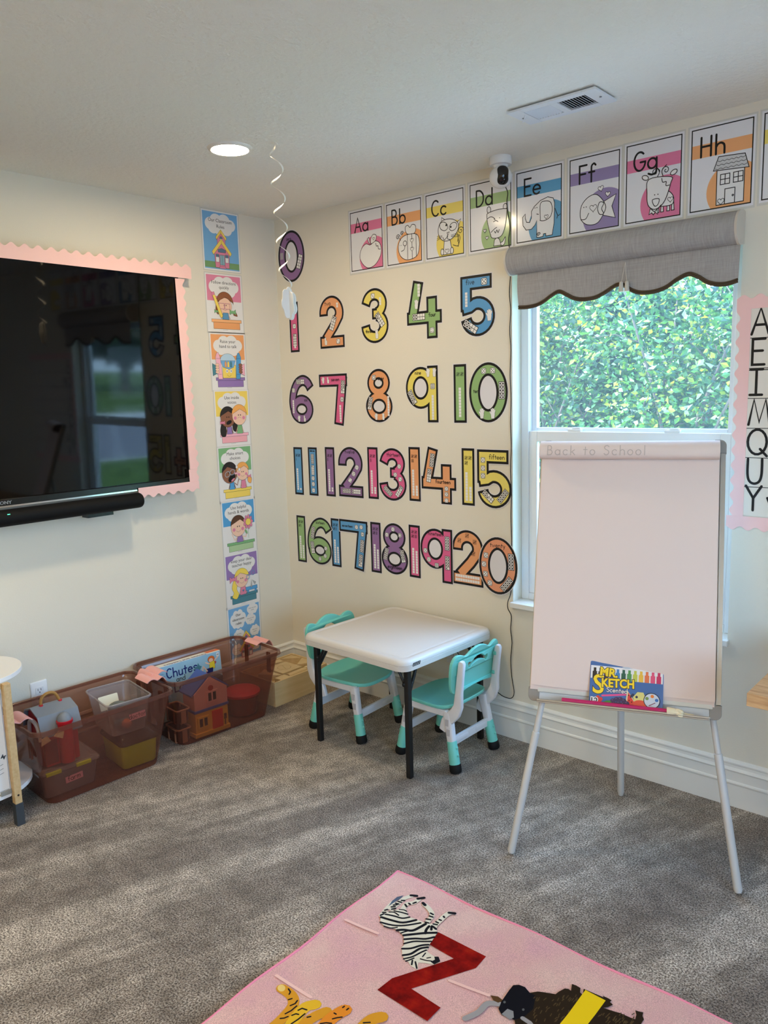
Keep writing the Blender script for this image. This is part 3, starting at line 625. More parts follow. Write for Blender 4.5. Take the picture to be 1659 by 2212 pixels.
def goat(a):
    for x in (.6, .68, .79, .87): d_(a, [(x-.03, .08), (x+.02, .08), (x+.01, .2), (x-.02, .2)], sm=False)
    d_(a, [(.7, .26), (.76, .33), (.84, .29), (.88, .22), (.84, .15), (.6, .16), (.6, .24)]); heart(a, .82, .22, .09); d_(a, [(.46, .14), (.44, .07), (.49, .09), (.52, .06), (.55, .09), (.6, .06), (.58, .15)], sm=False)
    for x, s in ((.36, -1), (.87, 1)): d_(a, ell(x, .55, .06, .03, 16, 15*s), sm=False)
    d_(a, spiral(.54, .595, .07, 1.4, 0, 1), False); d_(a, spiral(.73, .595, .07, 1.4, pi, -1), False); d_(a, [(.58, .53), (.62, .6), (.56, .65)], False); d_(a, [(.68, .53), (.66, .6), (.74, .66)], False)
    d_(a, [(.43, .52), (.82, .5), (.82, .42), (.74, .24), (.64, .15), (.52, .13), (.42, .2), (.4, .34)]); d_(a, [(.5, .25), (.62, .25), (.6, .18), (.54, .17)]); d_(a, [(.48, .14), (.54, .1), (.6, .13), (.66, .17)], False); d_(a, [(.66, .5), (.68, .45), (.74, .45), (.74, .4), (.8, .4)], False)
    for x in (.54, .6): a.poly(ell(x, .31, .01, .008, 8), BLK)
def house(a):
    d_(a, rect(.44, .04, .88, .46), sm=False); d_(a, [(.38, .46), (.95, .43), (.88, .6), (.46, .62)], sm=False, fill=mat('pale_grey_paper', (206, 206, 206)))
    for r in range(3):
        y = .57-.045*r; d_(a, [(.45-.02*r+.0365*k*(1+.08*r), y-.012*(k % 2)) for k in range(13)], False, w=.0016)
    for x in (.52, .73): d_(a, rect(x-.02, .28, x+.13, .40), sm=False); d_(a, [(x+.055, .28), (x+.055, .40)], False); d_(a, [(x-.02, .34), (x+.13, .34)], False)
    d_(a, rect(.58, .04, .74, .22), sm=False); d_(a, ell(.71, .13, .012, .01, 8), sm=False); heart(a, .52, .08, .1)
def icecream(a):
    d_(a, ell(.45, .2, .3, .08), sm=False)
ABC = [('Aa', 'pink', (226, 124, 160), apple, 'an apple'), ('Bb', 'orange', (240, 172, 114), bee, 'a bee'), ('Cc', 'yellow', (240, 216, 108), cat, 'a cat'), ('Dd', 'green', (162, 190, 132), dog, 'a dog, behind the camera'), ('Ee', 'blue', (90, 158, 198), elephant, 'an elephant'),
 ('Ff', 'violet', (150, 134, 178), fish, 'a fish and two hearts'), ('Gg', 'pink', (226, 124, 160), goat, 'a goat'), ('Hh', 'orange', (240, 172, 114), house, 'a house'), ('', 'yellow', (240, 216, 108), icecream, '')]
AX = [.543, .772, 1.001, 1.236, 1.463, 1.698, 1.925, 2.159, 2.392]; AZ = [2.388, 2.387, 2.387, 2.388, 2.391, 2.393, 2.395, 2.396, 2.398]
for (t, cn, cc, fn, what), x, z in zip(ABC, AX, AZ):
    a = Art(); K = mat('alphabet_'+cn, cc, 0.4, 0.3, coat=0.3)
    WG = mat('glossy_white_paper', (232, 231, 234), 0.3, 0.4, coat=0.5)
    a.poly(rect(-.013, -AH-.016, AW+.012, .013), M_LAM); a.poly(rect(-.007, -AH-.008, AW+.007, .007), WG)
    a.frame(0, -AH, AW, AH)
    a.poly(rect(0, .645, 1, .806), K); a.poly(clip(ell(.73, .2, .455, .34, 48), 0, 0, 1, 1), K)
    a.stroke(rect(.008, .006, .992, .994), .0038, BLK, True)
    if t: a.hand(t, .36, .655, AH*.235, .0070)
    fn(a)
    a.build('alphabet_poster', wallT_back(x, z), 'laminated %s alphabet card with a drawing of %s' % (t, what) if t else 'cut-off alphabet card with yellow band, last to the right of the house card', 'poster', 'alphabet cards above the window')
# ------------------------------------------------------------------ cut-out numbers 0-20 on the back wall
DH = .255
NC = {'purple': (146, 106, 156), 'pink': (222, 98, 146), 'orange': (232, 162, 112), 'yellow': (234, 216, 110), 'green': (150, 184, 122), 'blue': (92, 156, 206), 'peach': (232, 156, 116)}
BW, MW = .042, .013                               # black outline, white cutting margin (of digit height)
def dpath(d):
    """digit -> list of (centre line points, thickness, closed); height 1"""
    A = lambda cx, cy, rx, ry, a0, a1, n=22: [(cx+rx*cos(radians(a0+(a1-a0)*k/n)), cy+ry*sin(radians(a0+(a1-a0)*k/n))) for k in range(n+1)]
    if d == '0': return [(ell(.386, .5, .275, .388, 44), .223, True)]
    if d == '1': return [([(.134, 0), (.134, 1)], .267, False)]
    if d == '2': return [([(.12, .62)]+A(.335, .67, .215, .21, 178, -20)+[(.40, .42), (.145, .16)], .235, False), ([(0, .118), (.667, .118)], .235, False), ([(.118, .0), (.118, .2)], .235, False)]
    if d == '3': return [([(.115, .70)]+A(.33, .71, .2, .175, 165, -75), .225, False), (A(.33, .315, .225, .2, 75, -165)+[(.1, .34)], .225, False), ([(.27, .535), (.50, .535)], .2, False)]
    if d == '4': return [([(.275, 1), (.125, .36)], .235, False), ([(0, .37), (.78, .37)], .23, False), ([(.565, .72), (.565, 0)], .235, False)]
    if d == '5': return [([(.0, .882), (.63, .882)], .236, False), ([(.118, 1), (.118, .42)], .236, False), ([(.02, .46), (.2, .49)]+A(.345, .33, .232, .215, 105, -172), .225, False)]
    if d == '6': return [(ell(.385, .30, .235, .19, 36), .22, True), (cr([(.665, .715), (.58, .835), (.44, .885), (.28, .82), (.17, .66), (.125, .46), (.145, .30)], 5), .225, False)]
    if d == '7': return [([(0, .876), (.776, .876)], .248, False), ([(.655, .95), (.515, 0)], .262, False)]
    if d == '8': return [(ell(.333, .735, .185, .165, 32), .195, True), (ell(.333, .300, .235, .200, 36), .195, True)]
    if d == '9': return [(ell(.345, .615, .24, .27, 36), .205, True), ([(.618, 1), (.618, 0)], .236, False)]
DW = {'0': .773, '1': .267, '2': .667, '3': .667, '4': .78, '5': .69, '6': .733, '7': .776, '8': .667, '9': .737}
HOLES = {'0': (.386, .5, .17, .285), '6': (.385, .30, .13, .085), '8': (.333, .735, .09, .07), '9': (.345, .615, .14, .17)}
CARD = mat('white_card', (226, 222, 224), 0.35, 0.35, coat=0.3)
GREY = mat('grey_print', (176, 168, 172), 0.5)
def die(a, x, y, n, s=.085, rot=0):
    o, sc = a.o, a.sc; c, t = cos(radians(rot)), sin(radians(rot)); Rr = lambda p: [(x+(px_*c-py_*t)*s, y+(px_*t+py_*c)*s) for px_, py_ in p]
    a.poly(Rr(rrect(1.16, 1.16, .2, 2)), BLK); a.poly(Rr(rrect(1, 1, .16, 2)), WHT)
    P = {1: [(0, 0)], 2: [(-.25, .25), (.25, -.25)], 3: [(-.28, .28), (0, 0), (.28, -.28)], 4: [(-.25, -.25), (.25, .25), (-.25, .25), (.25, -.25)], 5: [(-.27, -.27), (.27, .27), (-.27, .27), (.27, -.27), (0, 0)], 6: [(i, j) for i in (-.25, .25) for j in (-.3, 0, .3)], 7: [(i, j) for i in (-.27, .27) for j in (-.3, 0, .3)]+[(0, 0)], 8: [(i, j) for i in (-.3, 0, .3) for j in (-.3, 0, .3) if (i, j) != (0, 0)], 9: [(i, j) for i in (-.3, 0, .3) for j in (-.3, 0, .3)]}[n]
    for p in P: a.poly(Rr(ell(p[0], p[1], .11, .11, 8)), BLK, up=False)
    a.k += 1
def tenf(a, x, y, n, s=.052, rot=0, rows=5):
    c, t = cos(radians(rot)), sin(radians(rot)); Rr = lambda p: [(x+(q*c-r*t)*s, y+(q*t+r*c)*s) for q, r in p]
    a.poly(Rr(rect(-1.1, -rows/2-.1, 1.1, rows/2+.1)), BLK)
    for i in range(2):
        for j in range(rows): a.poly(Rr(rect(i-.93, j-rows/2+.07, i-.07, j-rows/2+.93)), WHT, up=False)
    a.k += 1; k = 0
    for j in range(rows-1, -1, -1):
        for i in range(2):
            if k < n: a.poly(Rr(ell(i-.5, j-rows/2+.5, .28, .28, 8)), BLK, up=False)
            k += 1
    a.k += 1
def cubes(a, x, y, n, s=.048, rot=0):              # a column of n unit cubes, bottom at y
    for k in range(n): a.poly(rect(x-s/2, y+k*s*1.02, x+s/2, y+k*s*1.02+s*.9) if not rot else rect(x+k*s*1.05, y, x+k*s*1.05+s*.92, y+s), WHT, up=False)
    a.k += 1
def hand(a, x, y, s=.13, n=5):
    F = [(-.36, .25, 150), (-.2, .52, 108), (-.03, .6, 92), (.13, .56, 76), (.28, .42, 58)]
    pl = [(x+p*s, y+q*s) for p, q in ((-.2, -.5), (.2, -.5), (.28, 0), (.2, .2), (-.2, .2), (-.28, 0))]
    for k, (fx, fy, an) in enumerate(F):
        on = {5: 1, 1: k == 1, 2: k in (1, 2), 3: k in (1, 2, 3), 4: k > 0}.get(n, 1)
        if on: a.stroke([(x+fx*s*.5, y+.0*s), (x+fx*s, y+fy*s)], .0062*s/.13, BLK, up=False)
    a.k += 1; a.line(pl, .0008, closed=True, sm=False, fill=WHT)
    for k, (fx, fy, an) in enumerate(F):
        on = {5: 1, 1: k == 1, 2: k in (1, 2), 3: k in (1, 2, 3), 4: k > 0}.get(n, 1)
        if on: a.stroke([(x+fx*s*.5, y+.0*s), (x+fx*s, y+fy*s)], .005*s/.13, WHT, up=False)
    a.k += 1
def tally(a, x, y, n, s=.07):
    g = 0
    while n > 0:
        m_ = min(5, n); ox, oy = x+(g % 2)*s*1.25, y-(g//2)*s*1.35
        for k in range(min(4, m_)): a.stroke([(ox+k*s*.25, oy), (ox+k*s*.25, oy+s)], .0018, BLK, up=False)
        if m_ == 5: a.stroke([(ox-s*.12, oy+s*.15), (ox+s*.87, oy+s*.8)], .0018, BLK, up=False)
        n -= m_; g += 1
    a.k += 1
def word(a, t, x, y, s=.085): a.hand(t, x, y, s*DH*1.0, .0026)
def deco(key, a):
    w = {'0': lambda: (word(a, 'zero', .33, .82, .06), tenf(a, .62, .37, 0, .055, -20), a.poly(rect(.06, .47, .15, .60), GREY)),
     '1': lambda: (die(a, .14, .52, 1), tenf(a, .14, .24, 1, .05), cubes(a, .14, .08, 1)),
     '2': lambda: (word(a, 'two', .24, .82), cubes(a, .5, .76, 2), tenf(a, .37, .47, 2, .055, -25), hand(a, .16, .13, .13, 2), die(a, .5, .12, 2)),
     '3': lambda: (die(a, .3, .86, 3), cubes(a, .48, .68, 3), tenf(a, .46, .42, 3, .055, 35), word(a, 'three', .185, .20, .058), hand(a, .38, .15, .14, 3)),
     '4': lambda: (cubes(a, .28, .74, 4, .055), hand(a, .22, .60, .14, 4), tenf(a, .27, .39, 4, .055, 90), word(a, 'four', .575, .375, .068), die(a, .565, .14, 4)),
     '5': lambda: (word(a, 'five', .2, .86), die(a, .48, .88, 5, .1), cubes(a, .12, .5, 5), hand(a, .58, .32, .16), tenf(a, .2, .17, 5, .06, 58)),
     '6': lambda: (tenf(a, .37, .86, 6, .048, 90), die(a, .16, .69, 6), cubes(a, .14, .22, 6, .045), word(a, 'six', .52, .46, .065), hand(a, .3, .10, .11), hand(a, .47, .10, .11, 2)),
     '7': lambda: (hand(a, .12, .875, .11), hand(a, .26, .875, .11, 2), word(a, 'seven', .46, .86, .07), tenf(a, .66, .74, 7, .05, -4), die(a, .63, .5, 7), cubes(a, .575, .06, 7, .047)),
     '8': lambda: (die(a, .22, .84, 8), word(a, 'eight', .40, .79, .05), tenf(a, .11, .36, 8, .048, -12), cubes(a, .57, .12, 8, .046), hand(a, .26, .10, .11), hand(a, .44, .10, .11, 3)),
     '9': lambda: (word(a, 'nine', .29, .855, .065), hand(a, .52, .87, .13), hand(a, .66, .87, .13, 4), die(a, .62, .64, 9), tenf(a, .15, .45, 9, .052, 30), cubes(a, .62, .05, 9, .048)),
     '10a': lambda: (tally(a, .07, .8, 10, .065), cubes(a, .13, .1, 10, .05)), '10b': lambda: (die(a, .3, .86, 5), die(a, .48, .86, 5), word(a, 'ten', .142, .50, .06), tenf(a, .655, .53, 10, .056), hand(a, .26, .14, .15), hand(a, .48, .14, .15)),
     '11a': lambda: (tally(a, .07, .8, 11, .06), cubes(a, .1, .1, 10, .045), cubes(a, .18, .1, 1, .045)), '11b': lambda: (word(a, 'eleven', .134, .91, .04), tenf(a, .13, .76, 10, .04), tenf(a, .13, .53, 1, .04), die(a, .13, .36, 5, .08), die(a, .13, .24, 5, .08), die(a, .13, .11, 1, .08)),
     '12a': lambda: (tally(a, .07, .8, 12, .06), cubes(a, .1, .1, 10, .045), cubes(a, .18, .1, 2, .045)), '12b': lambda: (word(a, 'twelve', .33, .87, .075), die(a, .51, .6, 5, .085, -25), die(a, .42, .47, 5, .085, -25), die(a, .32, .34, 2, .085, -25), tenf(a, .22, .12, 10, .046, 90), tenf(a, .48, .12, 2, .046, 90)),
     '13a': lambda: (tally(a, .07, .8, 13, .06), cubes(a, .1, .1, 10, .045), cubes(a, .18, .1, 3, .045)), '13b': lambda: (word(a, 'thirteen', .36, .84, .072), die(a, .5, .66, 5, .075), die(a, .4, .5, 5, .075), die(a, .52, .42, 3, .075, 10), tenf(a, .21, .18, 10, .046, 50), tenf(a, .49, .19, 3, .046, -35)),
     '14a': lambda: (tally(a, .07, .8, 14, .06), cubes(a, .1, .1, 10, .048), cubes(a, .18, .1, 4, .048)), '14b': lambda: (tenf(a, .25, .78, 10, .048, -8), tenf(a, .18, .5, 4, .048, -8), word(a, 'fourteen', .49, .37, .068), die(a, .565, .28, 5, .07), die(a, .565, .18, 5, .07), die(a, .565, .07, 4, .07)),
     '15a': lambda: (tally(a, .07, .8, 15, .065), cubes(a, .1, .08, 10, .05), cubes(a, .18, .08, 5, .05)), '15b': lambda: (word(a, 'fifteen', .4, .84, .08), die(a, .12, .82, 5, .08), die(a, .12, .68, 5, .08), die(a, .12, .55, 5, .08), tenf(a, .22, .2, 5, .05, 50), tenf(a, .52, .22, 10, .05, -40)),
     '16a': lambda: (tally(a, .07, .84, 16, .06), cubes(a, .1, .08, 10, .048), cubes(a, .18, .08, 6, .048)), '16b': lambda: (word(a, 'sixteen', .42, .86, .065), tenf(a, .19, .66, 10, .05, -10), tenf(a, .17, .34, 6, .05, 8), die(a, .56, .36, 5, .075), die(a, .54, .2, 5, .075), die(a, .38, .12, 6, .075)),
     '17a': lambda: (tally(a, .07, .84, 17, .06), cubes(a, .1, .08, 10, .048), cubes(a, .18, .08, 7, .048)), '17b': lambda: (word(a, 'seventeen', .23, .85, .052), die(a, .48, .87, 5, .075), die(a, .61, .88, 5, .075), die(a, .64, .74, 7, .075), tenf(a, .62, .5, 10, .05, -7), tenf(a, .57, .2, 7, .05, -7)),
     '18a': lambda: (tally(a, .07, .84, 18, .06), cubes(a, .1, .08, 10, .048), cubes(a, .18, .08, 8, .048)), '18b': lambda: (die(a, .15, .76, 5, .075), die(a, .31, .88, 5, .075), die(a, .48, .78, 8, .075), tenf(a, .12, .38, 10, .048, -15), tenf(a, .54, .38, 8, .048, 12), word(a, 'eighteen', .34, .11, .075)),
     '19a': lambda: (tally(a, .07, .84, 19, .06), cubes(a, .1, .08, 10, .048), cubes(a, .18, .08, 9, .048)), '19b': lambda: (word(a, 'nineteen', .36, .86, .072), tenf(a, .62, .74, 10, .05), tenf(a, .62, .38, 9, .05), die(a, .12, .56, 5, .08), die(a, .2, .4, 5, .08), die(a, .38, .31, 9, .08)),
     '20a': lambda: (tally(a, .13, .76, 5, .08), tally(a, .3, .86, 5, .08), tally(a, .46, .76, 5, .08), tally(a, .43, .55, 5, .08), cubes(a, .07, .13, 10, .05, 1), cubes(a, .07, .06, 10, .05, 1)), '20b': lambda: (word(a, 'twenty', .38, .82, .08), die(a, .14, .66, 5, .085), die(a, .1, .5, 5, .085), die(a, .13, .33, 5, .085), die(a, .22, .18, 5, .085), tenf(a, .65, .6, 10, .055), tenf(a, .56, .2, 10, .055, -40))}
    w[key]()
NUM = [('0', '0', 'purple', .022, 2.118), ('1', '1', 'pink', .085, 1.762), ('2', '2', 'orange', .309, 1.768), ('3', '3', 'yellow', .597, 1.774), ('4', '4', 'green', .88, 1.775), ('5', '5', 'blue', 1.181, 1.767),
 ('6', '6', 'purple', .052, 1.389), ('7', '7', 'pink', .288, 1.385), ('8', '8', 'orange', .609, 1.399), ('9', '9', 'yellow', .863, 1.40), ('10a', '1', 'green', 1.138, 1.399), ('10b', '0', 'green', 1.221, 1.401),
 ('11a', '1', 'blue', .07, 1.01), ('11b', '1', 'blue', .182, 1.012), ('12a', '1', 'purple', .31, 1.016), ('12b', '2', 'purple', .403, 1.021), ('13a', '1', 'pink', .607, 1.023), ('13b', '3', 'pink', .683, 1.022), ('14a', '1', 'orange', .87, 1.030), ('14b', '4', 'orange', .945, 1.028), ('15a', '1', 'yellow', 1.176, 1.032), ('15b', '5', 'yellow', 1.26, 1.029),
 ('16a', '1', 'green', .07, .640), ('16b', '6', 'green', .148, .643), ('17a', '1', 'blue', .333, .646), ('17b', '7', 'blue', .396, .648), ('18a', '1', 'purple', .612, .651), ('18b', '8', 'purple', .682, .657), ('19a', '1', 'pink', .86, .659), ('19b', '9', 'pink', .931, .657), ('20a', '2', 'orange', 1.116, .664), ('20b', '0', 'peach', 1.272, .650)]
for key, d, cn, x, z in NUM:
    a = Art(); a.frame(0, 0, DH); paths = dpath(d); K = mat('number_'+cn, NC[cn], 0.35, 0.3, coat=0.35)
    if key in ('17b', '19b', '15b', '16b', '20b'): a.k = 24       # overlaps its neighbour's margin slightly
    for M, grow, ext in ((CARD, 2*MW, MW), (BLK, 0, 0), (K, -2*BW, -BW)):
        if M is CARD and d in HOLES:
            hs = [HOLES[d]]+([(.333, .30, .14, .105)] if d == '8' else [])
            for h in hs: a.poly(ell(*h, 28), CARD)
        if M is K and d == '5': pass
        for pts, t, cl in paths: a.stroke(pts, (t+grow)*DH, M, cl, ext=0 if cl else ext*DH or 1e-6, up=False)
        a.k += 1
    deco(key, a)
    n_ = key.rstrip('ab')
    lab = ('black-outlined %s cut-out number %s on the back wall' % (cn, n_)) if key == n_ else ('%s cut-out %s digit %s of the number %s on the back wall' % (cn, 'first' if key[-1] == 'a' else 'second', d, n_))
    a.build('number_cutout', wallT_back(x, z, .0095 if key == '20b' else .0006), lab, 'wall number', 'cut-out numbers 0 to 20')
# ------------------------------------------------------------------ television, soundbar, scalloped border
M_TVB = mat('black_gloss_plastic', (10, 10, 11), 0.25, 0.5); M_TVS = mat('tv_screen_glass', (2, 2, 3), 0.045, 0.34)
M_CHROME = mat('polished_metal', (220, 222, 226), 0.15, 0.5, 1.0); M_BLKF = mat('black_speaker_fabric', (14, 14, 15), 0.7, 0.2)
TY0, TY1, TZ0, TZ1 = -2.34, -.655, 1.136, 2.108
TV = thing('television', 'large black wall-mounted television with glossy switched-off screen', 'television', (0, -1.5, 1.6))
def tvp(b, name, M=None, bev=0, lab=None):
    o = b.build(name, TV, bev, label=lab); o.matrix_parent_inverse = Matrix.Translation((0, 1.5, -1.6)); return o
b = MB(); b.box(.014, .04, TY0+.01, TY1-.01, TZ0+.01, TZ1-.01, M_TVB); tvp(b, 'casing', bev=.004)
b = MB(); tl = .012
b.face([(.0605-tl, TY0, TZ0+.03), (.0605-tl, TY1, TZ0+.03), (.0605, TY1, TZ1), (.0605, TY0, TZ1)][::1], M_TVS); b.box(.03, .046, TY0, TY1, TZ0+.03, TZ1, M_TVB); o = tvp(b, 'screen')
b = MB(); b.box(.05, .063, TY0, TY1, TZ0, TZ0+.03, M_TVB); tvp(b, 'bezel', bev=.002)
b = MB(); b.box(.062, .0655, TY0, -.95, TZ0-.002, TZ0+.0045, M_CHROME); tvp(b, 'chrome_strip', lab='thin bright metal strip')
b = MB(); M_LOGO = mat('silver_logo', (150, 152, 156), 0.3, 0.5, 0.6); T = Matrix.Translation((.0634, -1.537, TZ0+.011)) @ Matrix(((0, 0, 1, 0), (1, 0, 0, 0), (0, 1, 0, 0), (0, 0, 0, 1)))
b.add(text_mesh('SONY', .017, 0, .0006), M_LOGO, T @ Matrix.Diagonal((1.25, 1, 1, 1))); tvp(b, 'logo')
b = MB(); SB = thing('soundbar', 'black rounded soundbar mounted under the television', 'soundbar', (.085, -1.5, 1.095))
prof = [(.07*cos(radians(t))*.55+.0, .034*sin(radians(t))) for t in range(0, 360, 15)]
R = [[Vector((px_*s, y, pz*s)) for px_, pz in prof] for y, s in ((-.8, 1), (.535, 1), (.545, .97), (.55, .88))]
b.loft(R, M_BLKF); b.build('body', SB)
b = MB(); b.box(-.06, -.01, .3, .42, -.05, -.03, M_TVB); b.build('bracket', SB)
b = MB(); b.box(.0375, .0392, -.055, -.045, .017, .0195, emis('green_led', (.1, 1, .5, 1), 3.0)); b.build('led', SB, label='small green power light')
M_BORD = mat('pink_border_paper', (248, 203, 198), 0.55, 0.25)
def scallop(name, L, wd, lam, amp, T, lab, grp, flip=1, M=M_BORD):
    """paper strip: straight edge y=0, wavy edge at y=+wd; x 0..L"""
    n = max(2, int(round(L/lam))*12); top = [(L*k/n, wd-amp*1.3*(.5+.5*cos(2*pi*(L*k/n)/lam+.6))) for k in range(n+1)]
    b = MB(); q = [(0, 0), (L, 0)]+top[::-1]
    b.add(shape([q], .0004), M, Matrix.Diagonal((1, flip, 1, 1))); b.fix = True
    return tag(b.build(name, T=T), lab, 'border strip', grp)
G = 'pink scalloped border strips'
TF = wallT_left
scallop('border_strip', 1.76, .064, .0535, .012, TF(-2.345, 2.1, .0655, radians(-.35)), 'pink scalloped paper strip along the top edge of the television', G)
scallop('border_strip', .88, .052, .0535, .011, TF(-.66, 1.205, .0645) @ Matrix.Rotation(radians(91.0), 4, 'Z'), 'pink scalloped paper strip down the right edge of the television', G, -1)
scallop('border_strip', .062, .054, .05, .009, TF(-.668, 1.142, .0665) @ Matrix.Rotation(radians(91.0), 4, 'Z'), 'short pink border piece at the lower right corner of the television', G, -1)
scallop('border_strip', .328, .05, .0535, .011, TF(-.946, 1.147, .069), 'pink scalloped paper strip along the bottom edge of the television', G, -1)

# ------------------------------------------------------------------ hand-lettered alphabet chart at the right
PX0, PZ0, PZ1 = 2.374, 1.083, 1.789
a = Art(); WP = mat('chart_paper', (232, 224, 212), 0.5, 0.25); a.poly(rect(0, 0, .62, PZ1-PZ0), WP)
rows = ['A', 'Ee', 'I', 'M', 'Q', 'Uu', 'Yy']; rh = (PZ1-PZ0)/7; STW = .0085
for k, t in enumerate(rows):
    y = (6-k)*rh
    if k: a.stroke([(0, y+rh), (.62, y+rh)], .0022, BLK, up=False)
    if k == 2: a.stroke([(0, y+rh-.006), (.3, y+rh-.004)], .003, BLK, up=False)
    a.k += 1; a.hand(t, .006 if k else .004, y+(.012 if t != 'Yy' else .02), rh*.84, STW, center=False, gap=.16)
a.build('alphabet_chart', wallT_back(PX0, PZ0, .0012), 'large white chart of hand-drawn black capital letters at right edge', 'poster')
b_l = 2.328
scallop('border_strip', .72, .047, .0525, .010, wallT_back(2.376, 1.078, .0022) @ Matrix.Rotation(radians(90), 4, 'Z'), 'pink scalloped strip down the left side of the hand-lettered chart', G)
scallop('border_strip', .68, .047, .0525, .010, wallT_back(2.329, 1.785, .0028), 'pink scalloped strip along the top of the hand-lettered chart', G)
scallop('border_strip', .68, .05, .0525, .010, wallT_back(2.32, 1.080, .0028), 'pink scalloped strip under the hand-lettered chart', G, -1)

# ------------------------------------------------------------------ ceiling: lamps, vent, camera
M_LED = emis('led_diffuser', LAMP_COL, LAMP_STRENGTH)
def lamp(x, y, lab, first=[]):
    L = thing('ceiling_light', lab, 'ceiling light', (x, y, H), group='round recessed ceiling lights')
    if not first:
        b = MB(); b.lathe([(.067, -.0075), (.069, -.009), (.077, -.006), (.0815, 0)], M_TRIM, 40, caps=False); r = b.build('trim_ring', L)
        b = MB(); b.face([(.0672*cos(-2*pi*k/40), .0672*sin(-2*pi*k/40), -.0072) for k in range(40)], M_LED); d = b.build('diffuser'); d.parent = L; first += [r, d]
    else:
        for o in first: c = o.copy(); c.parent = L; COL.objects.link(c)
lamp(.82, -.925, 'lit round recessed ceiling light near the hanging ribbon')
for x, y in ((.82, -2.9), (2.2, -3.2), (2.56, -4.2), (4.0, -4.2)): lamp(x, y, 'lit round recessed ceiling light out of the picture behind the viewer')

V = thing('ceiling_vent', 'white rectangular ceiling air vent with two banks of louvres', 'air vent', (1.903, -.447, H-.004), rz=radians(0.5))
M_VENT = mat('white_enamel', (226, 230, 234), 0.3, 0.5); M_DARK = mat('dark_duct', (48, 56, 56), 0.9, 0.1)
b = MB(); w, d = .155, .076
for x0, x1, y0, y1 in ((-w, -.108, -d, d), (.108, w, -d, d), (-.108, .108, -d, -.048), (-.108, .108, .048, d), (-.012, .012, -.048, .048)): b.box(x0, x1, y0, y1, -.008, -.001, M_VENT)
b.build('frame', V, .001)
b = MB(); b.box(-.112, .112, -.052, .052, -.0009, -.0003, M_DARK); b.build('duct', V)
for sx in (-1, 1):
    for k in range(9):
        x = sx*(.018+.0098*k); b = MB(); b.box(-.0048, .0048, -.047, .047, -.0004, .0004, M_VENT, Matrix.Translation((x+sx*.004, 0, -.0055)) @ Matrix.Rotation(radians(38*sx), 4, 'Y')); b.build('louvre', V)
b = MB(); b.tube(cr([(-.118, -.02, -.008), (-.122, -.02, -.02), (-.128, -.02, -.028)], 4), .0022, M_VENT, 6); b.build('lever', V)
for sx in (-1, 1): b = MB(); b.lathe([(.004, -.0095), (.0035, -.008)], mat('screw_metal', (130, 132, 134), 0.4, 0.5, 0.8), 10, (sx*.137, 0, 0)); b.build('screw', V)

K = thing('security_camera', 'small white dome security camera hanging from the ceiling', 'camera', (1.447, -.092, H))
M_CW = mat('white_gloss_plastic', (230, 230, 228), 0.2, 0.5); b = MB()
b.lathe([(.043, 0), (.044, -.002), (.044, -.028), (.042, -.031), (.03, -.032), (.022, -.046)], M_CW, 36); b.build('base', K)
b = MB(); b.sphere((0, 0, -.075), .045, .045, .042, M_CW, 32); b.build('head', K)
vd = Vector((.70, -.66, -.10)).normalized(); T = Matrix.Translation((0, 0, -.072)) @ vd.to_track_quat('Z', 'Y').to_matrix().to_4x4()
b = MB(); R = []
for f, dz in ((1, -.006), (1, .0012), (.95, .0026), (.7, .003), (.4, .003), (.05, .003)): R.append([T @ Vector((q[0]*f, q[1]*f, math.sqrt(max(.0455**2-(q[0]*f)**2-(q[1]*f)**2, 1e-6))+dz)) for q in rrect(.044, .070, .018, 5)])
b.loft(R, mat('black_gloss_lens', (6, 6, 7), 0.08, 0.6)); b.build('lens_panel', K)
b = MB(); b.lathe([(.004, .0), (.004, .0012), (.003, .0016)], mat('lens_glint', (44, 46, 54), 0.05, 0.8), 12, T=T @ Matrix.Translation((.004, -.016, .0438))); b.build('lens', K)
b = MB(); CT = [(1.462, -.08, 2.327), (1.440, -.03, 2.318), (1.421, -.006, 2.29), (1.424, -.005, 2.25), (1.434, -.005, 2.19), (1.428, -.005, 2.14), (1.4355, -.006, 2.07), (1.436, -.006, 2.0), (1.431, -.006, 1.93), (1.437, -.006, 1.86), (1.432, -.006, 1.78), (1.437, -.006, 1.7), (1.433, -.006, 1.6), (1.437, -.006, 1.5), (1.434, -.006, 1.4), (1.437, -.006, 1.3), (1.433, -.006, 1.2), (1.437, -.006, 1.1), (1.434, -.006, 1.0), (1.437, -.006, .9), (1.436, -.006, .8), (1.438, -.006, .72), (1.434, -.012, .66), (1.432, -.03, .63), (1.432, -.03, .6), (1.434, -.006, .56), (1.43, -.006, .50), (1.437, -.006, .44), (1.43, -.006, .36), (1.436, -.006, .28), (1.448, -.008, .215), (1.44, -.02, .19), (1.40, -.022, .19), (1.36, -.022, .205), (1.33, -.02, .19), (1.29, -.02, .185), (1.24, -.02, .2), (1.205, -.018, .25), (1.18, -.02, .31), (1.15, -.024, .345), (1.125, -.022, .35), (1.11, -.012, .35)]
b.tube(cr(CT, 5), .0019, BLK, 6); tag(b.build('power_cable'), 'thin black camera cable running down the wall beside the window', 'cable')

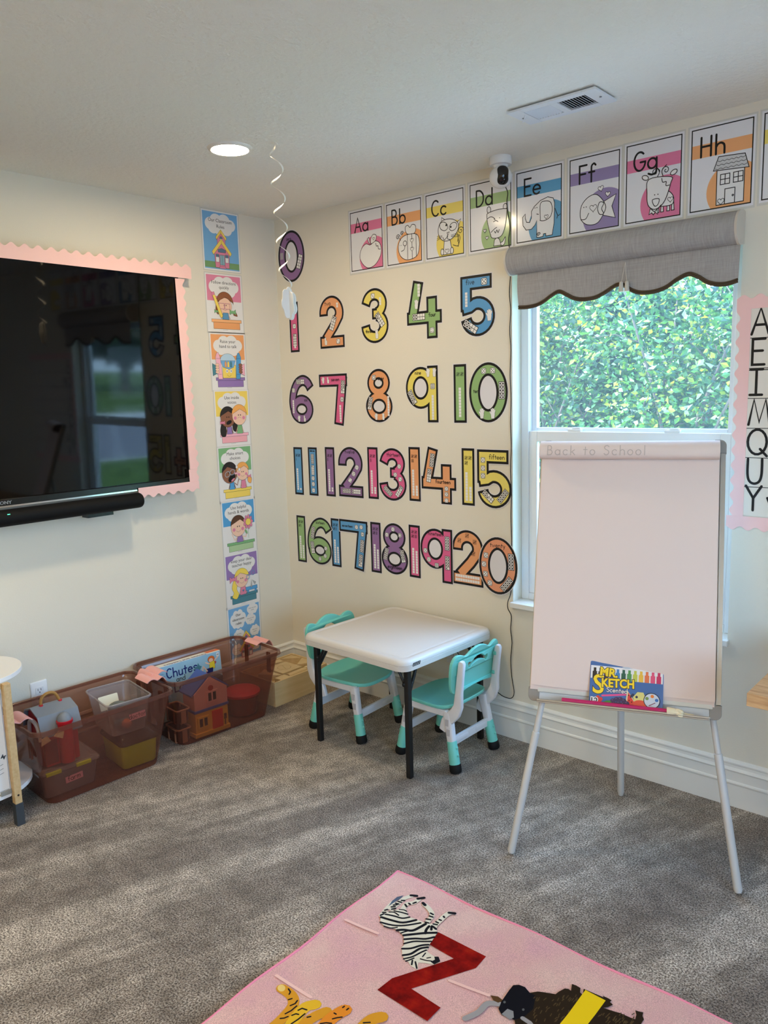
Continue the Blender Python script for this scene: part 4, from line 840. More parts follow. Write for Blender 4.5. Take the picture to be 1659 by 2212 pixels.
# ------------------------------------------------------------------ outlets
def outlet(name, T, lab):
    O = thing('wall_outlet', lab, 'outlet', T=T); M = mat('white_outlet_plastic', (234, 234, 236), 0.3, 0.5)
    b = MB(); R = [ring(rrect(.072*f, .118*f, .004), z) for f, z in ((1, 0), (1, .003), (.93, .0055))]; b.loft(R, M); b.build('plate', O)
    for yy in (-.02, .02):
        b = MB(); b.loft([ring(rrect(.034, .028, .004, 3, 0, yy), z) for z in (.004, .0075)], M); r = b.build('socket', O)
        b = MB()
        for sx in (-.007, .006): b.box(sx-.001, sx+.001, yy-.001, yy+.008, .007, .0078, BLK)
        b.loft([[Vector((q[0], q[1], z)) for q in ell(0, yy-.008, .0024, .0024, 8)] for z in (.007, .0078)], BLK); q = b.build('slots', r)
    return O
outlet('wall_outlet', wallT_left(-1.4465, .315, 0), 'white double socket plate on the left wall behind the bins')
outlet('wall_outlet', wallT_back(1.112, .335, 0), 'white wall socket on the back wall under the play table')

# ------------------------------------------------------------------ hanging paper cloud on a curled ribbon
N = thing('hanging_cloud', 'white paper cloud hanging from the ceiling on a curled ribbon', 'hanging ornament', (.99, -.86, H))
M_RIB = mat('white_satin_ribbon', (238, 234, 222), 0.35, 0.5); rows = []
for k in range(141):
    t = k/140; z = -.515*t; ph = 2*pi*(5.1*t)+1.2; r = .024*(1-.15*t)*(min(1, t*9)); c = Vector((r*cos(ph)+.018*t, r*sin(ph)+.01*t, z)); tw = .0015+.0030*abs(sin(ph*.5+.6))**3
    n_ = Vector((cos(ph+.6), sin(ph+.6), .5)).normalized()*tw; rows.append([c-n_, c+n_])
b = MB(); b.grid(rows, M_RIB); b.tube(cr([(-.012, -.01, -.002), (-.004, -.006, -.006), (.004, 0, -.004), (.01, .01, -.012)], 4), .0012, M_RIB, 5); b.build('ribbon', N)
q = []
for k in range(48): t = 2*pi*k/48; rr = 1+.2*abs(sin(3.5*t)); q.append((.024*rr*cos(t), .050*rr*sin(t)))
b = MB(); M_CL = mat('frosted_white_paper', (240, 239, 236), 0.4, 0.4); cm = shape([q], .0012, .0006)
for k, (an, dx) in enumerate(((30, 0), (62, .003), (5, -.002))): b.add(cm, M_CL, Matrix.Translation((.024+dx, .014, -.566)) @ Matrix.Rotation(radians(an), 4, 'Z') @ Matrix.Rotation(radians(90), 4, 'X') @ Matrix.Rotation(radians(4), 4, 'Z'))
b.build('cloud', N)

# ------------------------------------------------------------------ roller blind
B = thing('roller_blind', 'grey linen roller blind with scalloped hem over the window', 'blind', (1.9, 0, 2.06))
P = Matrix.Translation((-1.9, 0, -2.06)); BX0, BX1 = 1.455, 2.345
def dprof(g=0): return [(y, z) for y, z in cr([(-.001, 2.102), (-.03, 2.104+g), (-.062-g, 2.092+g), (-.082-g, 2.066), (-.084-g, 2.04), (-.074-g, 2.014), (-.052, 1.996-g), (-.034, 1.994-g)], 5)]
b = MB(); pr = dprof(); b.grid([[P @ Vector((x, y, z)) for y, z in pr] for x in (BX0+.008, BX1-.008)], M_LINEN); b.build('cassette', B)
M_CAP = mat('cream_end_cap', (206, 196, 182), 0.4, 0.4)
for x0, x1 in ((BX0, BX0+.008), (BX1-.008, BX1)):
    b = MB(); pr = dprof(.002)+[(-.001, 1.998)]; b.loft([[P @ Vector((x, y, z)) for y, z in pr] for x in (x0, x1)], M_CAP, sm=False); b.build('end_cap', B)
SCAL = [(1.495, 1.864), (1.535, 1.862), (1.577, 1.866), (1.610, 1.877), (1.645, 1.896), (1.678, 1.908), (1.71, 1.893), (1.74, 1.877), (1.775, 1.869), (1.822, 1.870), (1.86, 1.882), (1.90, 1.902), (1.918, 1.908), (1.940, 1.904), (1.97, 1.884), (2.0, 1.872), (2.03, 1.869), (2.065, 1.871), (2.1, 1.881), (2.135, 1.902), (2.175, 1.916), (2.21, 1.902), (2.24, 1.882), (2.275, 1.871), (2.31, 1.870), (2.34, 1.877)]
sc_ = cr(SCAL, 5); FY = -.038
def fabx(x, z):      # edges draw in slightly towards the hem
    t = (2.0-z)/.13; c = 1.92; return c+(x-c)*(1.012-.012*t*t)
b = MB(); R0, R1 = [], []
rows = [[P @ Vector((fabx(x, 2.03+(z-2.03)*k/6), FY-.004*sin(k/6*3)+.0012*sin(x*9+k), 2.03+(z-2.03)*k/6)) for x, z in sc_] for k in range(7)]
b.grid(rows, M_LINEN); o = b.build('shade', B); thick(o, .0012)
M_BRAID = mat('brown_braid', (84, 70, 56), 0.9, 0.1); b = MB()
for dz, rr in ((.005, .0044), (-.003, .004)): b.tube([P @ Vector((fabx(x, z), FY-.002, z+dz)) for x, z in sc_], rr, M_BRAID, 6)
b.build('braid_trim', B, label='dark brown braid along the scalloped hem')
M_CORD = mat('cream_cord', (206, 198, 184), 0.7, 0.2)
for x1 in (1.936, 1.958):
    b = MB(); b.tube([P @ Vector(q) for q in ((1.9475, -.045, 1.985), ((1.9475+x1)/2, -.05, 1.945), (x1, -.052, 1.915))], .0009, M_CORD, 6); c_ = b.build('pull_cord', B)
    b = MB(); b.lathe([(.003, .016), (.0065, .013), (.0075, .0), (.0085, -.012), (.0095, -.018), (.009, -.021), (.003, -.022)], M_CORD, 16, P @ Vector((x1, -.052, 1.902))); b.build('tassel', c_)
# ------------------------------------------------------------------ folding play table
M_PLASTIC = mat('speckled_white_plastic', (212, 206, 199), 0.38, 0.4); n, l, bb = nodes(M_PLASTIC)
bump(n, l, bb, noise(n, l, coords(n, l), 260, 2), .25, .0015)
M_BLKM = mat('black_powder_coat', (26, 25, 25), 0.45, 0.4)
T = thing('play_table', 'white plastic folding play table with black metal legs', 'table', (1.052, -.326, 0), radians(-2.2))
b = MB(); HX, HY, ZT = .305, .298, .507; R = []
for ins, z in ((.03, ZT-.034), (.004, ZT-.046), (0, ZT-.044), (0, ZT-.0245), (.0018, ZT-.0235), (.0018, ZT-.0215), (0, ZT-.0205), (.0015, ZT-.012), (.006, ZT-.005), (.014, ZT-.001), (.024, ZT), (.032, ZT), (.035, ZT-.0016), (.040, ZT-.0019), (.043, ZT-.0004)):
    R.append(ring(rrect(2*(HX-ins), 2*(HY-ins), max(.05-ins*.6, .012), 8), z))
b.loft(R, M_PLASTIC); b.build('tabletop', T)
for sx in (-1, 1):
    for sy in (-1, 1):
        x, y = sx*.268, sy*.238; b = MB(); b.box(x-.0115, x+.0115, y-.0115, y+.0115, 0, ZT-.04, M_BLKM); lg = b.build('leg', T, .003)
        b = MB(); b.tube([(x, y, ZT-.17), (x-sx*.012, y-sy*.06, ZT-.075), (x-sx*.012, y-sy*.075, ZT-.045)], .007, M_BLKM, 8); b.tube([(x-sx*.004, y, ZT-.14), (x-sx*.05, y, ZT-.06), (x-sx*.055, y, ZT-.045)], .006, M_BLKM, 8); b.build('brace', lg)
        b = MB(); b.lathe([(.009, -.006), (.011, -.004), (.011, .004), (.009, .006)], M_BLKM, 12, T=Matrix.Translation((x-sx*.013, y+sy*.004, ZT-.115)) @ Matrix.Rotation(pi/2, 4, 'Y')); b.build('hinge', lg)
a = Art(); a.poly([(-.023, -.0065), (.021, -.0065), (.025, .0075), (-.019, .0075)], BLK)
for k in range(7): a.stroke([(-.018+.0055*k, -.004), (-.0165+.0055*k, -.0005)], .0014, WHT, up=False); a.stroke([(-.0155+.0055*k, .0015), (-.0145+.0055*k, .0052)], .0011, WHT, up=False)
o = a.b.build('maker_label'); o['label'] = 'small black maker label'; o.parent = T; o.matrix_local = Matrix.Translation((HX+.0004, -.225, ZT-.022)) @ Matrix(((0, 0, 1, 0), (1, 0, 0, 0), (0, 1, 0, 0), (0, 0, 0, 1)))

# ------------------------------------------------------------------ two small chairs
M_TEAL = mat('mint_plastic', (116, 202, 188), 0.42, 0.4); M_GREYP = mat('pale_grey_plastic', (222, 221, 224), 0.4, 0.4); M_RUB = mat('black_rubber', (16, 16, 16), 0.7, 0.3)
def bar(b, P, W, D, M, yax=Vector((0, 1, 0))):
    """rectangular bar along path P; W = width in the plane, D = size along y"""
    R = []; N = len(P); P = [Vector(p) for p in P]
    for i, p in enumerate(P):
        t = (P[min(i+1, N-1)]-P[max(i-1, 0)]).normalized(); s = t.cross(yax).normalized(); w_ = W[i] if isinstance(W, (list, tuple)) else W; r = min(w_, D)*.28
        R.append([p+s*q[0]+yax*q[1] for q in rrect(w_, D, r, 3)])
    b.loft(R, M)
def chair(label, loc, rz):
    Cc = thing('childs_chair', label, 'chair', loc, rz, group='mint play chairs')
    SW, SD = .305, .285; b = MB(); N = 40; top, bot = [], []
    o2 = [(cos(t)/abs(1)*1, sin(t)) for t in [2*pi*k/N for k in range(N)]]
    def sup(t, e=3.4): c, s = cos(t), sin(t); r = (abs(c)**e+abs(s)**e)**(-1/e); return c*r, s*r
    R = []
    for f, dz in ((.88, -.010), (.985, -.008), (1.0, -.002), (.995, .003), (.97, .006), (.85, .003), (.6, -.003), (.3, -.006), (.02, -.007)):
        rr = []
        for k in range(N):
            x, y = sup(2*pi*k/N); x *= SD/2*f; y *= SW/2*f*(1.0-.05*x/SD*2)
            dip = (-.014*max(0, (x-.05)/.09)**1.6 if x > .05 else 0)+(.010*max(0, (-x-.07)/.07)**2 if x < -.07 else 0)-.006*(1-(2*y/SW)**2)*(1 if f < .9 else .4)
            rr.append(Vector((x+.008, y, .266+dz+dip)))
        R.append(rr)
    b.loft(R, M_TEAL); b.build('seat', Cc)
    half = [(0, .506), (.045, .497), (.082, .480), (.112, .490), (.142, .492), (.162, .468), (.165, .425), (.160, .375), (.148, .343), (.118, .333), (.06, .342), (0, .346)]
    out = cr(half+[(-y, z) for y, z in half[-2:0:-1]], 4, True); hh = [(0, .470), (.025, .466), (.048, .452), (.066, .456), (.072, .442), (.060, .424), (.04, .436), (0, .444)]
    hole = cr(hh+[(-y, z) for y, z in hh[-2:0:-1]], 3, True)
    me = shape([out, hole], .0035, .0035); TB = Matrix.Translation((-.146, 0, 0)) @ Matrix(((0, 0, 1, 0), (1, 0, 0, 0), (0, 1, 0, 0), (0, 0, 0, 1)))
    b = MB(); b.add(me, M_TEAL, TB, False); b.v = [(x-.10*(z-.34)+ .5*y*y-.004, y, z) for x, y, z in b.v]; b.build('backrest', Cc)
    for sy in (-1, 1):
        y = sy*.131; b = MB()
        bar(b, [(-.080, y, .165), (-.094, y, .200), (-.118, y, .228), (-.143, y, .252), (-.158, y, .285), (-.162, y, .34), (-.170, y, .41), (-.178, y, .468), (-.179, y, .476)], [.034, .044, .052, .048, .040, .032, .029, .027, .014], .021, M_GREYP); b.build('back_upright', Cc)
        for zz in (.355, .44):
            b = MB(); b.lathe([(.0085, 0), (.0085, .010), (.006, .012)], M_TEAL, 12, T=Matrix.Translation((-.152-.1*(zz-.34), y*.93, zz)) @ Matrix.Rotation(-pi/2, 4, 'Y')); b.build('screw_boss', Cc)
        b = MB(); b.box(-.105, .115, y-.010, y+.010, .226, .252, M_GREYP); b.box(-.10, .11, y-.0125, y+.0125, .248, .254, M_GREYP); b.build('side_rail', Cc, .003)
        for sx in (-1, 1):
            t_ = Vector((sx*.100, sy*.126, .245)); f_ = Vector((sx*.148, sy*.141, 0)); at = lambda z: t_.lerp(f_, 1-(z/.245))
            b = MB(); bar(b, [t_, at(.10)], [.040, .031], .032, M_GREYP); lg = b.build('leg', Cc)
            b = MB()
            for zz in (.205, .165): q = at(zz)+Vector((0, sy*.0165, 0)); b.box(q.x-.008, q.x+.008, q.y-.0008, q.y+.0008, q.z-.014, q.z+.014, mat('recess_grey', (186, 185, 190), 0.5))
            b.build('recess', lg)
            b = MB(); b.tube([at(.128), at(.126), at(.03)], [.0195, .0205, .0225], M_TEAL, 16)
            b.build('sleeve', lg, label='mint height sleeve')
            b = MB()
            for zz in (.105, .075): b.sphere(at(zz)+Vector((sx*.021, 0, 0)), .0055, .0065, .0065, M_TEAL, 10)
            b.build('button', lg)
            b = MB(); b.tube([at(.036), at(.033), at(.010), at(.002), at(.0005)], [.0225, .0245, .0255, .0225, .014], M_RUB, 18); b.build('foot_cap', lg, label='black rubber foot')
    for sx in (-1, 1):
        b = MB(); x = sx*.124; b.box(x-.006, x+.006, -.122, .122, .105, .142, M_GREYP); r = b.build('stretcher', Cc, .002)
        for yy in (-.068, .068): b = MB(); b.loft([[Vector((x+sx*.0062, yy+q[0], .1235+q[1])) for q in rrect(.085, .024, .0115, 5)], [Vector((x+sx*.0072, yy+q[0], .1235+q[1])) for q in rrect(.081, .020, .0098, 5)]], M_GREYP); b.build('raised_oval', r)
    return Cc
chair('mint and white chair facing left wall, under right side of play table', (1.285, -.286, 0), pi)
chair('mint and white chair nearest the room corner, on left side of play table', (.787, -.325, 0), radians(2.5))

# ------------------------------------------------------------------ flip chart easel
EU, EV, EW = Vector((.93358, .35837, 0)), Vector((-.10776, .28073, .95372)), Vector((.34178, -.89037, .30071))
ET = Matrix((EU, EV, EW)).transposed().to_4x4(); ET.translation = (2.24, -.66, 0)
EI = ET.inverted()
M_ALU = mat('brushed_aluminium', (176, 172, 164), 0.35, 0.5, 0.75); M_GREYC = mat('grey_corner_plastic', (150, 145, 138), 0.5, 0.4); M_WB = mat('whiteboard', (214, 216, 218), 0.2, 0.5); M_LEG = mat('light_grey_tube', (206, 204, 200), 0.35, 0.4)
E_ = thing('flip_chart_easel', 'whiteboard easel with light grey tripod legs in front of the window', 'easel', T=ET)
b = MB(); b.box(-.298, .280, .535, 1.405, -.010, 0, M_WB); b.build('board', E_)
for nm, q in (('frame_rail', (-.312, -.298, .56, 1.38)), ('frame_rail', (.278, .292, .56, 1.38))):
    b = MB(); b.box(q[0], q[1], q[2], q[3], -.014, .004, M_ALU); xx = q[1] if q[0] < 0 else q[0]; b.box(xx-.002, xx+.002, q[2], q[3], .004, .006, M_ALU); b.build(nm, E_, .002)
b = MB(); b.box(-.28, .262, 1.402, 1.416, -.014, .004, M_ALU); b.build('frame_rail', E_, .002)
for sx, sy, x, y in ((-1, 1, -.312, 1.418), (1, 1, .292, 1.418), (-1, -1, -.312, .515), (1, -1, .292, .515)):
    q = [(0, 0)]+[(.018-.018*cos(radians(t)), .018-.018*sin(radians(t))) for t in ()]
    p2 = [(x-sx*.032, y), (x-sx*.018, y)]+[(x-sx*.018+sx*.018*sin(radians(t)), y-sy*.018+sy*.018*cos(radians(t))) for t in range(10, 91, 10)]+[(x, y-sy*.042), (x-sx*.016, y-sy*.042), (x-sx*.016, y-sy*.016), (x-sx*.032, y-sy*.016)]
    if sy < 0: p2 = p2[:-3]+[(x-sx*.034, y-sy*.042)]
    b = MB(); b.add(shape([p2], .009, .002), M_GREYC, Matrix.Translation((0, 0, -.003))); b.build('corner_cap', E_)
b = MB(); b.box(-.278, .258, .514, .519, -.012, .056, M_ALU); b.box(-.278, .258, .519, .526, .052, .056, M_ALU); b.box(-.278, .258, .519, .545, -.004, .006, M_WB); b.build('tray', E_, .0015)
b = MB(); b.box(-.284, .268, .545, .563, .002, .012, mat('cream_plastic', (222, 218, 208), 0.4)); b.build('clamp_bar', E_, .004)
for sx, k in ((-1, -.347), (1, .350)):
    tp = Vector((sx*.215, .86, -.024)); ft = Vector((k, .008, -.004)); b = MB(); kn = tp.lerp(ft, .53)
    b.tube([kn+(tp-ft).normalized()*.002, kn, ft+(tp-ft)*.01, ft], [.0108, .0128, .0128, .009], M_LEG, 14); lg = b.build('leg', E_)
    b = MB(); b.tube([tp, kn], .0102, M_LEG, 12); b.build('upper_tube', lg)
f0, f1 = EI @ Vector((2.03, -.186, .002)), Vector((-.03, 1.05, -.03)); b = MB(); kn = f1.lerp(f0, .5)
b.tube([kn, f1.lerp(f0, .985), f0], [.0125, .0125, .009], M_LEG, 14); lg = b.build('leg', E_); b = MB(); b.tube([f1, kn], .0102, M_ALU, 12); b.build('upper_tube', lg)
M_PAPER = mat('flip_chart_paper', (232, 213, 204), 0.7, 0.15)
FP = thing('flip_chart_pad', 'large blank paper pad clipped on the easel, top page rolled over', 'paper pad', T=ET)
b = MB(); rows = []
for k in range(15):
    v_ = 1.352-(1.352-.568)*k/14; rows.append([Vector((-.306+.579*j/10, v_-.003*sin(j*.6), .0135+.003*max(0, (k-11)/3)**2+.0012*sin(k*1.1+j*.3))) for j in range(11)])
b.grid(rows, M_PAPER); o = b.build('top_sheet', FP); thick(o, .0006)
b = MB(); b.box(-.308, .272, .553, 1.39, .0062, .0118, M_PAPER); b.build('sheets', FP)
b = MB(); pr = cr([(1.350, .018), (1.348, .043), (1.354, .0575), (1.368, .0615), (1.388, .0595), (1.404, .046), (1.413, .026), (1.415, .008), (1.40, .003)], 5)
b.grid([[Vector((x, v_, w_)) for v_, w_ in pr] for x in (-.311, -.15, 0, .15, .272)], M_PAPER); o = b.build('rolled_page', FP); thick(o, .003)
M_FAINT = mat('faint_grey_writing', (196, 180, 172), 0.7, 0.15); a = Art(); a.hand('Back to School', -.283, 1.356, .0325, .0026, M_FAINT, center=False, gap=.22)
w_ = a.b; w_.v = [(x, y, .0610+.0022*max(0, 1-((y-1.371)/.020)**2)) for x, y, z in w_.v]; w_.fix = True; o = w_.build('faint_writing', FP); o['label'] = 'faint show-through handwriting'

# ------------------------------------------------------------------ marker box and pointer on the tray
MT = ET @ Matrix.Translation((.004, .5195, .031)) @ Matrix.Rotation(radians(1.0), 4, 'Y') @ Matrix.Rotation(radians(-7), 4, 'X')
X_ = thing('marker_box', 'blue box of scented markers with yellow lettering, standing on easel tray', 'marker box', T=MT)
M_BXB = mat('box_blue', (58, 104, 166), 0.35, 0.4, coat=0.3); w, h = .228, .146
b = MB(); b.add(shape([rrect(w, h, .004, 3, 0, h/2)], .0085, .001), M_BXB, Matrix.Translation((0, 0, -.0095))); b.build('carton', X_)
a = Art(); a.frame(-w/2, 0, w, h); a.poly(rect(.005, .60, .995, .905), mat('print_white', (238, 236, 234), .4), ); CB = lambda n_, c: mat('box_'+n_, c, 0.35, 0.4)
mk = [(40, 36, 34), (92, 74, 58), (66, 54, 92), (60, 92, 164), (66, 130, 190), (40, 92, 74), (84, 150, 84), (198, 204, 84), (240, 190, 70), (232, 120, 74), (226, 84, 124), (206, 50, 98)]
for k, c in enumerate(mk):
    x = .03+.08*k; M = CB('m%d' % k, c); a.poly(rect(x, .6, x+.062, .78), M, up=False); a.poly(rect(x+.014, .78, x+.05, .86), M, up=False)
a.k += 1; a.poly(rect(.0, .0, 1, .62), M_BXB)
YL, ORG = CB('yellow', (252, 216, 44)), CB('orange', (246, 168, 40)); ND = CB('navy', (34, 30, 52)); T2 = lambda t, x, y, s, rot=-2.0, sx=.98: [a.print(t, x, y, s, ND, .0034, rot, sx), a.print(t, x, y, s, YL, .0015, rot, sx)]
a.stroke([(.18, .25), (.55, .33)], .006, CB('pink', (226, 80, 140)))
T2('S', .115, .30, .086); T2('MR.', .255, .69, .037, -4); T2('KETCH', .39, .46, .038, 2, .86)
a.hand('Scented', .38, .345, .0145, .0042, ND); a.k += 1; a.hand('Scented', .38, .345, .0145, .002, WHT)
RED, GRP, LEAFM = CB('red', (222, 62, 52)), CB('grape', (66, 44, 84)), CB('leaf', (70, 140, 54))
a.poly([(.0, 0), (1, 0), (1, .1), (.62, .16), (.3, .12), (.15, .06), (0, .04)], RED)
for x, y, r in ((.12, .2, .028), (.16, .17, .028), (.1, .15, .028), (.14, .12, .03)): a.poly(ell(x, y, r, r*w/h, 14), RED, up=False)
a.k += 1; a.poly([(.15, .08), (.24, .15), (.34, .17), (.36, .1), (.25, .06)], LEAFM)
a.poly([(.52, .42), (.50, .12), (.66, .12)], CB('rind', (226, 216, 170))); a.poly([(.535, .38), (.52, .12), (.64, .12)], RED)
for x, y in ((.55, .2), (.57, .27), (.585, .17), (.54, .31)): a.poly(ell(x, y, .008, .014, 8), BLK, up=False)
a.k += 1
for x, y in ((.33, .16), (.38, .2), (.43, .21), (.48, .18), (.35, .09), (.41, .12), (.47, .10), (.52, .13), (.54, .07)): a.poly(ell(x, y, .036, .05, 14), GRP); a.poly(ell(x-.01, y+.018, .008, .01, 8), CB('shine', (122, 100, 146)))
a.poly([(.60, .28), (.66, .40), (.74, .40), (.79, .22), (.78, .05), (.66, .06)], CB('melon', (222, 214, 130))); a.poly(ell(.7, .13, .1, .1, 18), CB('berry_red', (226, 84, 58)))
for x, y in ((.58, .3), (.65, .29), (.6, .33)): a.poly(ell(x, y, .018, .028, 10), CB('blueberry', (44, 48, 78)))
a.poly(ell(.855, .24, .112, .168, 30), BLK); a.poly(ell(.855, .24, .102, .154, 30), CB('disc', (206, 214, 224)))
for x, y, c in ((.79, .28, (120, 150, 80)), (.86, .335, (240, 130, 50)), (.92, .26, (54, 110, 180))): a.poly(ell(x, y, .024, .036, 12), CB('dot%d' % c[0], c))
a.stroke([(.82, .13), (.9, .2)], .0022, CB('maroon', (120, 20, 40)))
a.print('12', .065, .065, .026, WHT, .0032); a.print('12', .065, .065, .026, BLK, .0004)
a.poly(ell(.5, .905, .06, .02, 14), mat('clear_hook', (196, 204, 214), .3))
o = a.b.build('front_print'); o.parent = X_
PT = thing('pointer_stick', 'magenta pointer stick with cream pointing hand, lying on easel tray', 'pointer', T=ET @ Matrix.Translation((0, .5275, .045)))
b = MB(); b.tube([(-.196, .002, .003), (.136, 0.001, 0)], .0078, mat('magenta_lacquer', (190, 26, 96), 0.3, 0.5), 14); b.build('rod', PT)
M_HAND = mat('cream_hand_plastic', (238, 228, 196), 0.45, 0.4); b = MB()
b.tube([(.131, .001, 0), (.134, .001, 0), (.150, .001, 0), (.158, 0, 0), (.168, 0, 0), (.176, -.001, 0), (.181, -.002, 0)], [.0125, .0135, .0125, .0115, .0125, .011, .004], M_HAND, 16)
for k, (y, z) in enumerate(((.004, .007), (-.003, .009), (-.009, .006))): b.tube(cr([(.160, y, z-.003), (.172, y, z+.003), (.178, y-.001, z-.001), (.170, y-.002, z-.005)], 4), [.0045]*12+[.003], M_HAND, 8)
b.tube(cr([(.158, .007, .006), (.166, .009, .009), (.174, .004, .0105)], 4), .0042, M_HAND, 8)
b.tube(cr([(.172, -.001, -.002), (.190, -.004, -.002), (.202, -.0045, -.002), (.212, -.005, -.002)], 4), [.0055, .0056, .0056, .0054, .0054, .0052, .005, .005, .0049, .0048, .0045, .0042, .003][:13], M_HAND, 10); b.build('pointing_hand', PT)
# ------------------------------------------------------------------ translucent storage bins along the left wall
M_LATCH = mat('pink_latch_plastic', (240, 172, 164), 0.4, 0.4)
def bin_(label, loc, rz):
    B = thing('storage_bin', label, 'storage bin', loc, rz, group='translucent brown bins'); W, L, HT = .375, .578, .325
    b = MB(); R = []
    for z, f in ((.004, 0), (.012, .03), (.28, .88), (.285, .92), (.302, .95), (.306, 1.0), (HT, 1.0)):
        R.append(ring(rrect(.262+(W-.262)*f, .475+(L-.475)*f, .045, 6), z))
    b.loft(R, M_BIN, True, False); b.build('tub', B)
    b = MB(); b.loft([ring(rrect(W+e, L+e, .05, 6), z) for e, z in ((0, HT), (.008, HT+.004), (.020, HT+.002), (.024, HT-.012), (.020, HT-.014))], M_BIN, False, False); b.build('rim', B)
    for sy in (-1, 1):
        y = sy*(L/2-.010)
        for x in (-.10, -.085, .085, .10): b = MB(); b.box(x-.004, x+.004, y-.004, y+.004, .20, .30, M_BIN); b.build('rib', B)
        lt = MB(); rows = []
        for k in range(13):
            t = k/12; d = -.046+.098*t; z = .010+.012*abs(sin(pi*t*1.9))**.8-(.03*max(0, (t-.7)/.3)**2); wd = .052+.004*sin(pi*t)
            rows.append([Vector((x*wd, sy*(L/2+d), HT+z)) for x in (-1, -.9, 0, .9, 1)])
        lt.grid(rows, M_LATCH); o = lt.build('latch', B, label='pink plastic latch'); thick(o, .003)
    return B
B1 = (.247, -1.362, 0); B2 = (.222, -.738, 0)
bin_('open see-through brown storage bin holding toy barn, nearest the snack cart', B1, radians(-2.5))
bin_('open see-through brown storage bin holding game box and toy house, nearest block box', B2, radians(-4))
def lidded(name, label, loc, rz, w, d, h, Mt, Ml, cat, card=None, lidh=.012, dome=0):
    B = thing(name, label, cat, loc, rz); b = MB()
    b.loft([ring(rrect(w*f, d*f, .018, 4), z) for f, z in ((.86, 0), (.9, .006), (.985, h), (1.0, h))], Mt, True, False); b.build('body', B)
    b = MB(); b.loft([ring(rrect(w*f, d*f, .02, 4), z) for f, z in ((1.02, h-.008), (1.06, h-.004), (1.06, h+.004), (1.0, h+lidh), (.8, h+lidh+dome), (.5, h+lidh+dome*1.2))], Ml); b.build('lid', B)
    if card:
        a = Art(); a.poly(rect(-.035, -.013, .035, .013), mat('pink_label_paper', (244, 176, 188), .6)); a.hand(card, 0, -.007, .02, .0022); o = a.b.build('label_card'); o.parent = B; o['label'] = 'pink handwritten label'
        o.matrix_local = Matrix.Translation((w/2+.003, .01, h*.55)) @ Matrix(((0, 0, 1, 0), (1, 0, 0, 0), (0, 1, 0, 0), (0, 0, 0, 1))) @ Matrix.Rotation(radians(3), 4, 'Z')
    return B
M_LIME = mat('lime_plastic', (204, 224, 28), 0.4, 0.4); M_REDP = mat('red_plastic', (188, 28, 44), 0.35, 0.4); M_ROOF = mat('grey_roof_plastic', (126, 132, 140), 0.4, 0.4)
lidded('toy_box', 'clear lidded box with pink farm label under the toy barn', (.235, -1.492, .008), radians(-4), .20, .235, .105, M_CLEAR, M_CLEAR, 'plastic box', 'farm')
for o_ in [q for q in bpy.data.objects if q.get('label', '').startswith('clear lidded box')]:
    for sy in (-.07, .05): b = MB(); b.box(.092, .112, sy-.03, sy+.03, .098, .112, M_LIME); b.build('lid_clip', o_, .002, label='lime green clip')
# toy barn
Z0 = .130
BN = thing('toy_barn', 'red toy barn with grey gambrel roof, silo and carrying handle', 'toy barn', (.228, -1.506, Z0), radians(-4))
b = MB(); w, d = .165, .150
gam = [(-w/2, .0), (w/2, .0), (w/2, .140), (w*.37, .196), (0, .214), (-w*.37, .196), (-w/2, .140)]
b.loft([[Vector((x, y, z)) for x, z in gam] for y in (-d/2+.01, d/2-.01)], M_REDP, sm=False); b.build('body', BN)
b = MB(); rf = [(-w/2-.014, .130), (-w*.40, .203), (0, .224), (w*.40, .203), (w/2+.014, .130)]; q = rf+[(x, z-.006) for x, z in rf[::-1]]
b.loft([[Vector((x, y, z)) for x, z in q] for y in (-d/2-.005, d/2+.005)], M_ROOF, sm=False); b.build('roof', BN)
b = MB(); b.tube(cr([(0, -.038, .220), (0, -.034, .250), (0, -.01, .266), (0, .02, .258), (0, .038, .220)], 5), .006, mat('tan_handle_plastic', (168, 124, 62), .45), 8); b.build('handle', BN)
b = MB(); [b.lathe([(.009, .216), (.008, .228)], M_REDP, 10, (0, y, 0)) for y in (-.038, .038)]; b.build('handle_foot', BN)
b = MB(); b.lathe([(.027, 0), (.027, .158), (.031, .160), (.031, .170), (.027, .171)], M_REDP, 20, (w/2+.012, .012, .006)); sl = b.build('silo', BN)
b = MB(); b.lathe([(.027, .171), (.025, .183), (.015, .196), (.002, .202)], M_ROOF, 20, (w/2+.012, .012, .006)); b.build('silo_dome', sl)
b = MB()
for x in (-.04, .04): b.box(x-.037, x+.037, -d/2-.002, -d/2+.012, .005, .10, mat('dark_red', (120, 16, 28), .5))
b.box(w/2-.002, w/2+.003, -.07, -.02, .01, .105, mat('dark_red', (120, 16, 28), .5)); b.build('door', BN)
M_WHP = mat('white_plastic', (222, 220, 222), .4); b = MB()
b.tube(cr([(-.055, -d/2+.004, .10), (-.04, -d/2+.002, .155), (0, -d/2, .172), (.04, -d/2+.002, .155), (.055, -d/2+.004, .10)], 5), .008, M_WHP, 8)
b.build('door_arch', BN)
for k, (x, y, z, r) in enumerate(((.385, -1.600, .300, 20), (.392, -1.545, .312, -25))):
    b = MB(); b.add(shape([[(-.018, -.011), (.022, -.014), (.018, .012), (-.006, .013)]], .0012), M_BEECH, Matrix.Translation((x-.002-.03, y, z-.04)) @ Matrix.Rotation(radians(r), 4, 'X') @ Matrix.Rotation(radians(90), 4, 'Y') @ Matrix.Rotation(radians(90), 4, 'Z'))
    tag(b.build('wood_piece'), ('small wooden chip left of the silo' if k == 0 else 'small wooden chip right of the silo')+' inside the nearer brown bin', 'wood piece', 'wooden chips in the bin')
